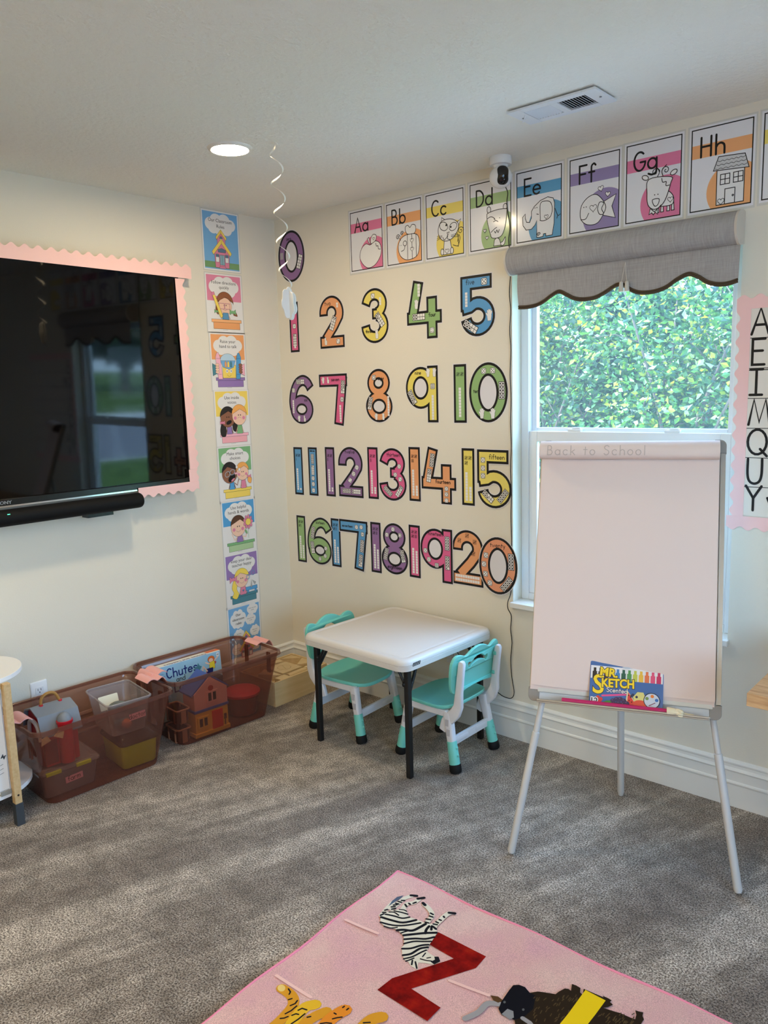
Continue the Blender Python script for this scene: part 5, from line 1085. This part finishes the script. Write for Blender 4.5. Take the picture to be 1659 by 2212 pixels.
lidded('toy_box', 'lime green box with smoky lid at right of nearer bin', (.255, -1.192, .008), radians(-6), .21, .165, .112, M_LIME, M_SMOKE, 'plastic box', None, .02, .03)
# clear open bin on the lime box
DZ = .170
DB = thing('clear_bin', 'small clear open bin with pink label standing on the lime box', 'plastic bin', (.256, -1.228, DZ), radians(-8)); b = MB()
w, d, h = .245, .185, .145
b.loft([ring(rrect(w*f, d*f, .022, 5), z) for f, z in ((.80, 0), (.82, .005), (.985, h-.012), (1.0, h-.011), (1.0, h))], M_CLEAR, True, False); b.build('tub', DB)
b = MB(); b.loft([ring(rrect(w+e, d+e, .024, 5), z) for e, z in ((0, h), (.006, h+.003), (.012, h), (.012, h-.005))], M_CLEAR, False, False); b.build('rim', DB)
a = Art(); a.poly(rect(-.035, -.014, .035, .014), mat('pink_label_paper', (244, 176, 188), .6)); a.hand('doctor', 0, -.007, .0195, .002); o = a.b.build('label_card'); o.parent = DB; o['label'] = 'pink handwritten label'
o.matrix_local = Matrix.Translation((w/2-.008, .03, .070)) @ Matrix(((0, 0, 1, 0), (1, 0, 0, 0), (0, 1, 0, 0), (0, 0, 0, 1))) @ Matrix.Rotation(radians(3), 4, 'Z')
b = MB(); b.sphere((.328, -1.240, DZ+.031), .021, .021, .021, mat('orange_ball', (240, 120, 30), .4), 18); tag(b.build('ball'), 'small orange ball inside the clear bin', 'ball')
b = MB(); b.add(shape([rrect(.085, .06, .004)], .0006), mat('cream_card', (232, 226, 200), .6), Matrix.Translation((.205, -1.245, DZ+.096)) @ Matrix.Rotation(radians(-6), 4, 'Z') @ Matrix.Rotation(radians(70), 4, 'Y') @ Matrix.Rotation(radians(90), 4, 'Z')); tag(b.build('card'), 'cream card sticking up inside the clear bin', 'card')
M_GT = mat('grey_toy_plastic', (110, 118, 118), .5); b = MB(); b.tube(cr([(.20, -1.25, DZ+.06), (.235, -1.22, DZ+.085), (.27, -1.17, DZ+.06), (.22, -1.16, DZ+.04), (.18, -1.2, DZ+.05)], 5), .016, M_GT, 10); tag(b.build('toy_part'), 'grey rounded toy piece inside the clear bin', 'toy')
b = MB(); b.tube(cr([(.28, -1.27, DZ+.025), (.30, -1.22, DZ+.03), (.29, -1.165, DZ+.025)], 5), .014, mat('teal_toy_plastic', (70, 120, 124), .5), 10); tag(b.build('toy_part'), 'teal curved toy piece behind the orange ball', 'toy')

# contents of the second bin
GB = thing('board_game_box', 'light blue board game box standing upright in the farther bin', 'board game', (.120, -.792, .046), radians(-4)); GW, GHH, GT = .378, .262, .045
tilt = Matrix.Rotation(radians(-5), 4, 'Y')
b = MB(); b.box(-GT/2, GT/2, -GW/2, GW/2, 0, GHH, mat('white_carton', (234, 228, 216), .5)); o = b.build('carton', GB, .0015); o.matrix_local = tilt
a = Art(); a.frame(-GW/2, 0, GW, GHH); PALE = mat('game_pale_blue', (158, 200, 222), .4, coat=.2); NAVY = mat('game_navy', (30, 44, 116), .4)
a.poly(rect(.005, .005, .995, .99), PALE); 
a.hand('Chutes', .43, .76, .043, .0062, NAVY)
a.hand('and', .40, .655, .024, .003, BLK)
a.hand('Ladders', .55, .48, .043, .0062, NAVY)
for k in range(4): a.stroke([(.06, .86-.05*k), (.17+.02*(k % 2), .86-.05*k)], .0022, SHIRT, up=False)
a.k += 1; a.poly([(.62, .72), (.60, .84), (.635, .8), (.66, .88), (.68, .82), (.71, .8), (.67, .72)], TEAL)
a.poly([(.72, .50), (.80, .62), (.93, .80), (.90, .84), (.76, .66), (.70, .56)], C('chute_red', (190, 84, 84)))
a.line(ell(.855, .88, .05, .06, 16), .001, fill=C('orange_hair', (226, 110, 40)), closed=True, sm=False); a.line(ell(.85, .86, .034, .042, 16), .0008, fill=SKIN, closed=True, sm=False)
a.line([(.82, .82), (.9, .84), (.9, .7), (.82, .68)], .0009, fill=C('lemon', (240, 220, 60)), closed=True, sm=False); a.line([(.77, .72), (.87, .72), (.86, .62), (.78, .60)], .0009, fill=NAVY, closed=True, sm=False)
a.stroke([(.9, .84), (.96, .9)], .006, SKIN); a.stroke([(.78, .68), (.73, .78), (.71, .70)], .007, SKIN); a.stroke([(.82, .8), (.77, .84)], .006, SKIN); a.poly(rect(.935, .9, .975, .97), WHT); a.print('40', .955, .92, .011)
o = a.b.build('front_print'); o.parent = GB; FR = Matrix(((0, 0, 1, 0), (1, 0, 0, 0), (0, 1, 0, 0), (0, 0, 0, 1)))
o.matrix_local = tilt @ Matrix.Translation((GT/2+.0004, 0, 0)) @ FR
a = Art(); a.print('Chutes and Ladders', 0, -.008, .028, NAVY, .0004, 180); a.poly(rect(.12, -.016, .19, .016), C('chute_red2', (226, 110, 60)))
o = a.b.build('top_print'); o.parent = GB; o.matrix_local = tilt @ Matrix.Translation((0, 0, GHH+.0004)) @ Matrix(((0, -1, 0, 0), (1, 0, 0, 0), (0, 0, 1, 0), (0, 0, 0, 1)))
# two little stands keep the game box up: a dark toy case lies beneath it
lidded('toy_case', 'dark toy case under the board game box', (.125, -.785, .008), radians(-4), .11, .36, .022, mat('dark_plastic', (40, 36, 40), .5), mat('dark_plastic', (40, 36, 40), .5), 'toy case')
TH = thing('toy_house', 'toy house with blue roof, pink upper floor and red door', 'toy house', (.286, -.813, .010), radians(-5)); w, d = .10, .172
M_HP, M_HY, M_HB, M_HR = mat('toy_pink_plastic', (226, 160, 150), .45), mat('toy_yellow_plastic', (236, 178, 62), .45), mat('toy_blue_plastic', (66, 96, 176), .45), mat('toy_red_plastic', (226, 52, 32), .4)
b = MB(); b.box(-w/2, w/2, -d/2, d/2, 0, .115, M_HY); b.box(-w/2-.006, w/2+.006, -d/2-.006, d/2+.006, 0, .02, M_HY); b.build('lower_floor', TH, .003)
b = MB(); b.box(-w/2-.004, w/2+.004, -d/2-.004, d/2+.004, .115, .128, M_HB); b.build('blue_band', TH, .002)
b = MB(); g = [(-d/2, .128), (d/2, .128), (d/2, .205), (0, .272), (-d/2, .205)]; b.loft([[Vector((x, y, z)) for y, z in g] for x in (-w/2, w/2)], M_HP, sm=False); b.build('upper_floor', TH)
b = MB()
for s in (-1, 1): b.loft([[Vector((x, y, z)) for y, z in ((0, .274), (s*(d/2+.012), .197), (s*(d/2+.012), .204), (0, .283))] for x in (-w/2-.012, w/2-.004)], M_HB, sm=False)
b.build('roof', TH)
b = MB(); b.box(w/2-.001, w/2+.005, .0, .055, .018, .105, M_HR); b.build('door', TH, .001)
for y0, z0, M in ((-.018, .155, M_HP), (-.07, .045, M_HY)):
    b = MB(); b.box(w/2, w/2+.005, y0-.008, y0+.052, z0-.006, z0+.05, M); f = b.build('window_frame', TH, .001); b = MB()
    for k in (0, 1): b.box(w/2+.004, w/2+.0056, y0+.002+.024*k, y0+.018+.024*k, z0+.004, z0+.042, BLK)
    b.build('panes', f)
b = MB(); b.box(w/2, w/2+.006, .062, .074, .05, .075, mat('brown_lantern', (84, 56, 40), .5)); b.box(w/2, w/2+.004, .066, .070, .02, .05, mat('brown_lantern', (84, 56, 40), .5)); b.build('lamp_post', TH, .001)
b = MB(); b.add(shape([ell(.0, .218, .013, .013, 14)], .002), mat('red_badge', (170, 50, 40), .5), Matrix.Translation((w/2+.002, 0, 0)) @ FR); b.build('badge', TH)
TUB = thing('round_tub', 'round toy tub with red lid beside the toy house', 'tub', (.246, -.572, .010)); b = MB(); b.lathe([(.066, 0), (.080, .09), (.080, .098)], mat('brown_tub_plastic', (120, 60, 50), .5), 28); b.build('body', TUB)
b = MB(); b.lathe([(.086, .092), (.090, .096), (.090, .106), (.080, .113), (.06, .116), (.002, .117)], M_REDP, 28); b.build('lid', TUB)
b = MB(); b.loft([ring(rrect(.05, .075, .008), z) for z in (.0, .10)], mat('charcoal_plastic', (44, 46, 52), .5)); b.fix = True; tag(b.build('toy_block', loc=(.192, -.690, .112)), 'charcoal block between toy house roof and red lidded tub', 'toy'); 
b = MB(); b.loft([ring(rrect(.05, .075, .008), z) for z in (.0, .10)], mat('charcoal_plastic', (44, 46, 52), .5)); b.fix = True; tag(b.build('toy_block', loc=(.192, -.690, .010)), 'charcoal block at the bottom, under another charcoal block', 'toy')
M_TANP, M_DBR = mat('tan_toy_plastic', (172, 122, 96), .5), mat('dark_brown_plastic', (70, 42, 36), .5)
for k, (z, lab) in enumerate(((.010, 'open dark toy basket with tan rim at the bottom, beside the toy house'), (.088, 'open dark toy basket with tan rim stacked on another, beside the toy house'))):
    TK = thing('toy_basket', lab, 'toy', (.262, -.952, z+.012*k), radians(-5), group='toy baskets'); b = MB()
    b.loft([ring(rrect(.115*f, .068*f, .012, 4), zz) for f, zz in ((.78, 0), (.8, .003), (.95, .06))], M_DBR, True, False); b.build('body', TK)
    b = MB(); R_ = ring(rrect(.115, .068, .014, 4), .062); b.tube(R_, .0045, M_TANP, 6, closed=True); b.build('rim', TK)
    for sx in (-.03, .03): b = MB(); b.box(sx-.006, sx+.006, -.0345, -.0325, .0, .06, M_TANP); b.box(sx-.006, sx+.006, .031, .0345, .0, .06, M_TANP); b.box(sx-.006, sx+.006, -.034, .034, -.001, .001, M_TANP); b.build('strap', TK)
    b = MB(); b.box(.054, .058, -.012, .012, .0, .06, M_TANP); b.build('strap', TK)

# ------------------------------------------------------------------ wooden block box in the corner
BX = thing('block_box', 'pale wooden tray box full of building blocks in the corner', 'wooden box', (.187, -.245, 0), 0); w, d, h = .276, .366, .128
b = MB(); b.box(-w/2+.008, w/2-.008, -d/2+.008, d/2-.008, .002, .012, M_BLOCKW); b.build('floor', BX)
for nm, q in (('long_side', (w/2-.009, w/2, -d/2, d/2)), ('long_side', (-w/2, -w/2+.009, -d/2, d/2)), ('short_side', (-w/2+.009, w/2-.009, -d/2, -d/2+.009)), ('short_side', (-w/2+.009, w/2-.009, d/2-.009, d/2))):
    b = MB(); b.box(q[0], q[1], q[2], q[3], 0, h, M_BLOCKW); b.build(nm, BX, .0015)
def block(lab, poly, z0, z1, holes=()):
    b = MB(); me = shape([poly]+list(holes), (z1-z0)/2-.001, .001); b.add(me, M_BLOCKW, Matrix.Translation((.187, -.245, (z0+z1)/2))); return tag(b.build('building_block'), lab, 'wooden block', 'wooden building blocks')
zt, zb = .122, .086
block('square wooden block with a round hole in the middle of the box', rect(-.076, -.052, .054, .078), zb, zt, [ell(-.011, .013, .037, .037, 30)])
block('half round wooden block inside the square block, window side', ell(-.011, .0145, .0325, .0325, 20, -25, 0, 180), zb, zt)
block('half round wooden block inside the square block, room side', ell(-.011, .0115, .0325, .0325, 20, 155, 0, 180), zb, zt)
block('triangular wooden block in the back corner of the box', [(-.127, .172), (-.127, .09), (-.055, .172)], zb, zt)
block('long triangular wooden block along the corner end of the box', [(-.045, .172), (.068, .172), (.010, .086)], zb, zt)
block('wooden block in the end of the box next to the table leg', [(.074, .172), (.127, .172), (.127, .085), (.066, .085)], zb, zt)
block('triangular wooden block behind the square block', [(-.127, .082), (-.127, -.05), (-.084, .075)], zb, zt)
b = MB(); b.lathe([(.019, 0), (.020, .002), (.020, .122), (.019, .124)], M_BLOCKW, 20, T=Matrix.Translation((.187+.083, -.245+.078, .104)) @ Matrix.Rotation(radians(90), 4, 'X')); tag(b.build('building_block'), 'long round wooden block beside the square block', 'wooden block', 'wooden building blocks')
block('flat wooden block near the brown bin', rect(.062, -.115, .127, -.052), zb, zt-.004)
block('wedge wooden block at the front of the box', [(-.084, -.06), (.055, -.06), (-.05, -.128)], zb, zt-.006)
block('wooden block lying low in the gap at the near end', rect(-.11, -.17, -.02, -.135), .05, .09)
block('wooden brick at the bottom of the near end of the box', rect(-.127, -.172, .127, -.10), .014, .048)
for k in range(3): block(('wooden block in the lower layer, near the wall', 'wooden block in the lower layer, middle', 'wooden block in the lower layer, room side')[k], rect(-.127+.086*k, -.095, -.046+.086*k, .172), .014, .084)

# ------------------------------------------------------------------ toy snack cart at the left edge
CT_ = thing('toy_snack_cart', 'white and wood toy snack cart cut off by the left edge', 'toy cart', (.206, -1.790, 0))
M_WPAINT = mat('white_painted_wood', (238, 236, 234), .4, .35); M_DKTIP = mat('dark_grey_paint', (62, 68, 74), .5)
def stadium(r, L, n=18): return [(r*cos(radians(180*k/n)), r*sin(radians(180*k/n))) for k in range(n+1)]+[(-r*cos(radians(180*k/n)), -L-r*sin(radians(180*k/n))) for k in range(n+1)]
for nm, z in (('top_board', .553), ('lower_shelf', .120)):
    b = MB(); b.add(shape([stadium(.180, .55)], .007, .001), M_WPAINT, Matrix.Translation((0, 0, z))); b.build(nm, CT_)
for x, y in ((.19, .052), (.19, -.58), (-.15, .03), (-.15, -.58)):
    b = MB(); b.box(x-.013, x+.013, y-.013, y+.013, .085, .545, M_BEECH); lg = b.build('leg', CT_, .0015)
    b = MB(); b.box(x-.0145, x+.0145, y-.0145, y+.0145, 0, .085, M_DKTIP); b.build('leg_tip', lg, .001, label='dark grey painted leg tip')
    if x > 0: b = MB(); b.lathe([(.004, 0), (.004, .0006)], mat('dark_hole', (50, 36, 28), .6), 10, T=Matrix.Translation((x+.0131, y, .118)) @ Matrix.Rotation(pi/2, 4, 'Y')); b.build('bolt', lg)
b = MB(); b.box(.172, .178, -.566, .038, .132, .53, M_WPAINT); pn = b.build('front_panel', CT_, .001)
b = MB(); b.box(.164, .186, -.566, .038, .526, .545, M_BEECH); b.build('rail', CT_, .001)
b = MB(); b.box(.154, .184, .0, .038, .126, .142, mat('grey_bracket', (150, 148, 140), .5)); b.build('bracket', CT_)
a = Art(); PL = mat('panel_line', (120, 128, 140), .5); a.stroke([(.004, .012), (.004, .388)], .0016, PL); a.stroke([(-.5, .012), (0, .012)], .0014, PL); a.stroke([(-.5, .388), (0, .388)], .0014, PL)
PG = mat('grey_letter', (96, 100, 108), .5)
for k, (ch, x, y, r) in enumerate((('E', -.056, .152, -12), ('A', -.035, .145, -22), ('M', -.012, .133, -32))):
    a.print(ch, x, y, .022, PG, .0004, r)
for k in range(3): a.stroke([(-.07, .10-.016*k), (-.012, .112-.016*k)], .0016, PG)
a.stroke([(-.09, .06), (-.055, .075), (-.045, .115), (-.075, .10)], .0016, PG); a.print('ASA', -.045, .03, .013, PG)
o = a.b.build('front_print'); o.parent = pn; o.matrix_local = Matrix.Translation((.1785, .031, .132)) @ FR

# ------------------------------------------------------------------ butcher-block desk at the right edge
DK = thing('butcher_block_desk', 'thick wooden butcher block desk cut off by the right edge', 'desk', (2.62, -.4, 0))
b = MB(); b.box(0, 1.5, -.325, .375, .683, .72, M_BUTCHER); b.build('desktop', DK, .0015)
for x, y in ((.62, -.28), (1.42, -.28), (.62, .33), (1.42, .33)): b = MB(); b.box(x-.02, x+.02, y-.02, y+.02, 0, .683, M_BLKM); b.build('leg', DK, .002)

# ------------------------------------------------------------------ rug
M_RUG = mat('pink_rug_pile', (240, 186, 180), .95, .05); n, l, bb = nodes(M_RUG); co = coords(n, l)
c1 = ramp(n, l, noise(n, l, co, 4.5, 4, .6), [(.35, (240, 188, 192)), (.5, (243, 195, 190)), (.66, (247, 207, 196))]); c2 = ramp(n, l, noise(n, l, co, 420, 2, .7), [(.3, (205, 200, 200)), (.7, (255, 255, 255))])
l.new(mul(n, l, c1, c2), bb.inputs['Base Color']); bump(n, l, bb, noise(n, l, co, 500, 2), .5, .002)
RGT = Matrix.Translation((1.690, -1.100, .004)) @ Matrix.Rotation(radians(1.9), 4, 'Z'); RGI = RGT.inverted(); RGW, RGL = 1.55, 1.9
RG = thing('rug', 'pink alphabet rug with zebra and red letter Z', 'rug', T=RGT)
rows = []
for j in range(39):
    y = -RGL*j/38; rows.append([Vector((RGW*i/31+(.004*sin(j*.9) if i == 0 else 0), y+(.004*sin(i*.8) if j == 0 else 0), .009+.0015*sin(i*.7+j*.5))) for i in range(32)])
b = MB(); b.grid(rows, M_RUG); o = b.build('pile', RG); thick(o, .007)
b = MB(); M_RE = mat('rug_edge_pink', (240, 146, 168), .9, .1); b.tube([Vector((.004*sin(j*.9), -RGL*j/38, .008)) for j in range(39)], .0038, M_RE, 8); b.tube([Vector((RGW*i/31, .004*sin(i*.8), .008)) for i in range(32)], .0038, M_RE, 8); b.build('edge_binding', RG)
class RugArt(Art):
    DZ = .00002
    def P(s, p):
        q = RGI @ on_floor(p[0], p[1], .016); return (q.x, q.y)
RGC = lambda nm, c: (lambda M: M)(mat('rug_'+nm, c, .95, .05))
M_RZ = RGC('red', (150, 22, 16)); n, l, bb = nodes(M_RZ); l.new(ramp(n, l, noise(n, l, coords(n, l), 22, 4), [(.3, (92, 12, 12)), (.6, (146, 24, 18)), (.8, (170, 46, 22))]), bb.inputs['Base Color'])
a = RugArt(); a.k = 4
a.poly([(947, 2013), (1050, 2065.5), (1028, 2090.5), (888.6, 2135), (952, 2176), (923, 2205), (815, 2137.5), (847, 2112.5), (980, 2070), (927.7, 2039.5)], M_RZ)
CRM, INK, BLU = RGC('cream', (224, 216, 196)), RGC('ink', (30, 30, 36)), RGC('slate', (86, 98, 118))
z_ = lambda pts: [(800+x/6.38, 1900+y/6.38) for x, y in pts]
a.stroke(z_([(150, 490), (230, 390), (320, 300)]), .014, CRM); a.poly(z_([(250, 365), (300, 290), (370, 235), (460, 215), (400, 270), (330, 310)]), BLU)
for leg, wd in (([(290, 400), (400, 310), (470, 255), (570, 222)], .015), ([(450, 400), (500, 335), (600, 315), (670, 268)], .015), ([(770, 600), (850, 490), (810, 400), (745, 340)], .015), ([(860, 660), (960, 560), (1050, 480), (1100, 455)], .016)): a.stroke(cr(z_(leg), 5), wd, CRM)
a.poly(z_([(135, 560), (150, 500), (200, 455), (270, 430), (400, 405), (440, 385), (490, 400), (525, 510), (640, 545), (700, 570), (760, 600), (800, 610), (840, 600), (915, 660), (915, 740), (850, 840), (810, 900), (780, 980), (810, 1010), (870, 1050), (940, 1060), (960, 1130), (880, 1170), (760, 1150), (660, 1140), (655, 1240), (560, 1190), (520, 1130), (480, 1110), (440, 1040), (430, 930), (465, 900), (460, 770), (380, 700), (340, 675), (250, 665), (160, 610)]), CRM)
for st, wd in (([(210, 475), (330, 500), (440, 530), (540, 515)], 30), ([(150, 515), (300, 560), (450, 590), (630, 555)], 40), ([(140, 585), (300, 625), (470, 630), (690, 595)], 32), ([(190, 640), (280, 665), (370, 655)], 22), ([(260, 445), (330, 450), (390, 490)], 22), ([(330, 430), (430, 450), (515, 475)], 26), ([(400, 410), (460, 415), (500, 435)], 20),
               ([(370, 695), (460, 690), (580, 700), (690, 650), (760, 610)], 44), ([(420, 735), (480, 715), (540, 700)], 24), ([(460, 765), (600, 750), (750, 735), (910, 730)], 42), ([(760, 740), (770, 690), (810, 640)], 38), ([(840, 690), (850, 640), (905, 680)], 34), ([(470, 820), (620, 810), (760, 815), (880, 790)], 36), ([(465, 880), (600, 850), (720, 850), (840, 850)], 30), ([(440, 950), (560, 945), (700, 905), (800, 895)], 34), ([(450, 1040), (560, 1020), (680, 950), (790, 930)], 36), ([(460, 1090), (580, 1060), (700, 1000), (770, 970)], 26), ([(490, 1120), (540, 1105), (600, 1080)], 22),
               ([(690, 1090), (760, 1110), (840, 1120)], 20), ([(720, 1060), (760, 1010)], 18), ([(780, 1080), (830, 1070)], 18), ([(580, 1110), (570, 1170)], 22), ([(620, 1130), (640, 1220)], 22)): a.stroke(cr(z_(st), 4), wd/6.38*.00138, INK, up=False)
a.k += 1; a.poly(z_([(830, 1130), (890, 1100), (880, 1060), (940, 1060), (965, 1125), (880, 1168)]), INK)
for (x0, y0), (x1, y1) in (((140, 490), (185, 470)), ((170, 450), (210, 450)), ((200, 420), (235, 410)), ((295, 405), (345, 395)), ((290, 375), (340, 370)), ((320, 350), (365, 345)), ((350, 325), (390, 335)), ((385, 300), (425, 310)), ((430, 285), (470, 285)), ((480, 340), (500, 370)), ((530, 325), (550, 340)), ((590, 325), (630, 310)), ((830, 460), (865, 480)), ((815, 500), (860, 515)), ((770, 540), (830, 550)), ((755, 585), (800, 595)), ((870, 610), (920, 620)), ((905, 580), (935, 595)), ((950, 550), (975, 560)), ((1010, 505), (1020, 520)), ((560, 215), (640, 222)), ((655, 262), (740, 248)), ((725, 320), (755, 350)), ((1085, 455), (1165, 463))): a.stroke(z_([(x0, y0), (x1, y1)]), .0062 if x0 not in (560, 655, 725, 1085) else .010, INK, up=False)
a.k += 1
TGR, TGY = RGC('tiger_orange', (214, 150, 44)), RGC('tiger_yellow', (228, 180, 48)); t_ = lambda pts: [(580+x/5.925, 2080+y/5.925) for x, y in pts]
for pts, wd, M in (([(165, 320), (290, 410), (320, 520), (240, 640), (90, 790), (-60, 900)], .029, TGR), ([(600, 530), (480, 560), (390, 650), (280, 800), (200, 900)], .032, TGY), ([(740, 620), (600, 680), (470, 770), (380, 900)], .030, TGR), ([(980, 600), (900, 640), (780, 730), (690, 840)], .036, RGC('tiger_deep', (226, 138, 44))), ([(1450, 690), (1330, 720), (1230, 800), (1150, 900)], .034, TGR)): a.stroke(cr(t_(pts), 4), wd, M)
a.poly(t_(ell(165, 320, 50, 45, 14)), RGC('tiger_tip', (232, 200, 120)))
for st in ([(255, 330), (280, 370), (265, 400)], [(255, 470), (300, 455)], [(280, 545), (340, 520), (370, 480)], [(215, 650), (290, 610), (360, 550)], [(150, 710), (200, 705), (250, 685)], [(380, 605), (430, 580), (490, 600)], [(300, 670), (350, 650), (385, 658)], [(290, 780), (380, 720), (465, 650)], [(495, 695), (540, 685)], [(820, 715), (880, 700), (940, 692)], [(840, 640), (865, 655)], [(950, 570), (970, 555)], [(1000, 600), (1025, 580)], [(1215, 765), (1300, 760)], [(665, 775), (740, 765), (805, 772)]): a.stroke(t_(st), .0042, INK, up=False)
a.k += 1
y_ = lambda pts: [(1000+x/3.95, 2060+y/3.95) for x, y in pts]; YBR, YBK = RGC('yak_brown', (46, 36, 26)), RGC('yak_black', (24, 24, 30))
a.stroke(cr(y_([(20, 552), (130, 500), (210, 425), (320, 432)]), 5), .016, RGC('horn_grey', (158, 154, 154))); a.poly(y_([(235, 355), (300, 365), (345, 400), (300, 418), (262, 400)]), RGC('ear_brown', (92, 66, 40)))
a.poly(y_([(450, 640), (440, 555), (560, 335), (640, 322), (700, 330), (790, 345), (820, 322), (870, 296), (900, 300), (922, 316), (930, 258), (965, 270), (1003, 292), (1000, 330), (1022, 350), (1030, 300), (1060, 312), (1200, 372), (1192, 358), (1240, 380), (1270, 398), (1255, 412), (1280, 435), (1240, 455), (1200, 462), (1290, 492), (1340, 505), (1430, 545), (1470, 560), (1480, 520), (1470, 482), (1500, 492), (1540, 500), (1532, 530), (1545, 560), (1520, 600), (1560, 700), (500, 700)]), YBR)
a.poly(y_([(330, 405), (395, 310), (430, 268), (480, 265), (530, 285), (568, 330), (620, 360), (600, 470), (520, 540), (440, 565), (330, 520), (303, 470)]), YBK); a.poly(y_([(330, 515), (380, 470), (430, 490), (435, 545), (400, 562)]), RGC('muzzle_grey', (140, 140, 142)))
for x, y in ((355, 413), (515, 477)): a.poly(y_(ell(x, y, 11, 11, 10)), RGC('eye_grey', (96, 100, 100)), up=False)
a.k += 1; a.stroke(y_([(510, 550), (570, 590), (620, 660)]), .012, RGC('horn_grey', (158, 154, 154)))
R_ = random.Random(5)
for k in range(90):
    x, y = R_.uniform(600, 1000), R_.uniform(370, 600)
    if k % 3 == 0: x, y = R_.uniform(1150, 1450), R_.uniform(520, 600)
    a.stroke(y_([(x, y), (x+R_.uniform(8, 22), y+R_.uniform(-28, -12))]), .0022, RGC('yak_hair', (84, 68, 44)), up=False)
a.k += 1; a.poly(y_([(1045, 310), (1218, 400), (1130, 520), (1020, 660), (780, 660), (900, 510)]), RGC('yellow_letter', (240, 204, 30)))
for p0, p1 in (((747, 1987), (816, 2016)), ((597, 2107), (671, 2154)), ((971, 2118), (1056, 2150))): a.stroke([p0, ((p0[0]+p1[0])/2, (p0[1]+p1[1])/2+.6), p1], .009, RGC('worn_streak', (240, 198, 188)))
o = a.b.build('printed_animals'); o.parent = RG; o.matrix_local = Matrix.Translation((0, 0, .0112))
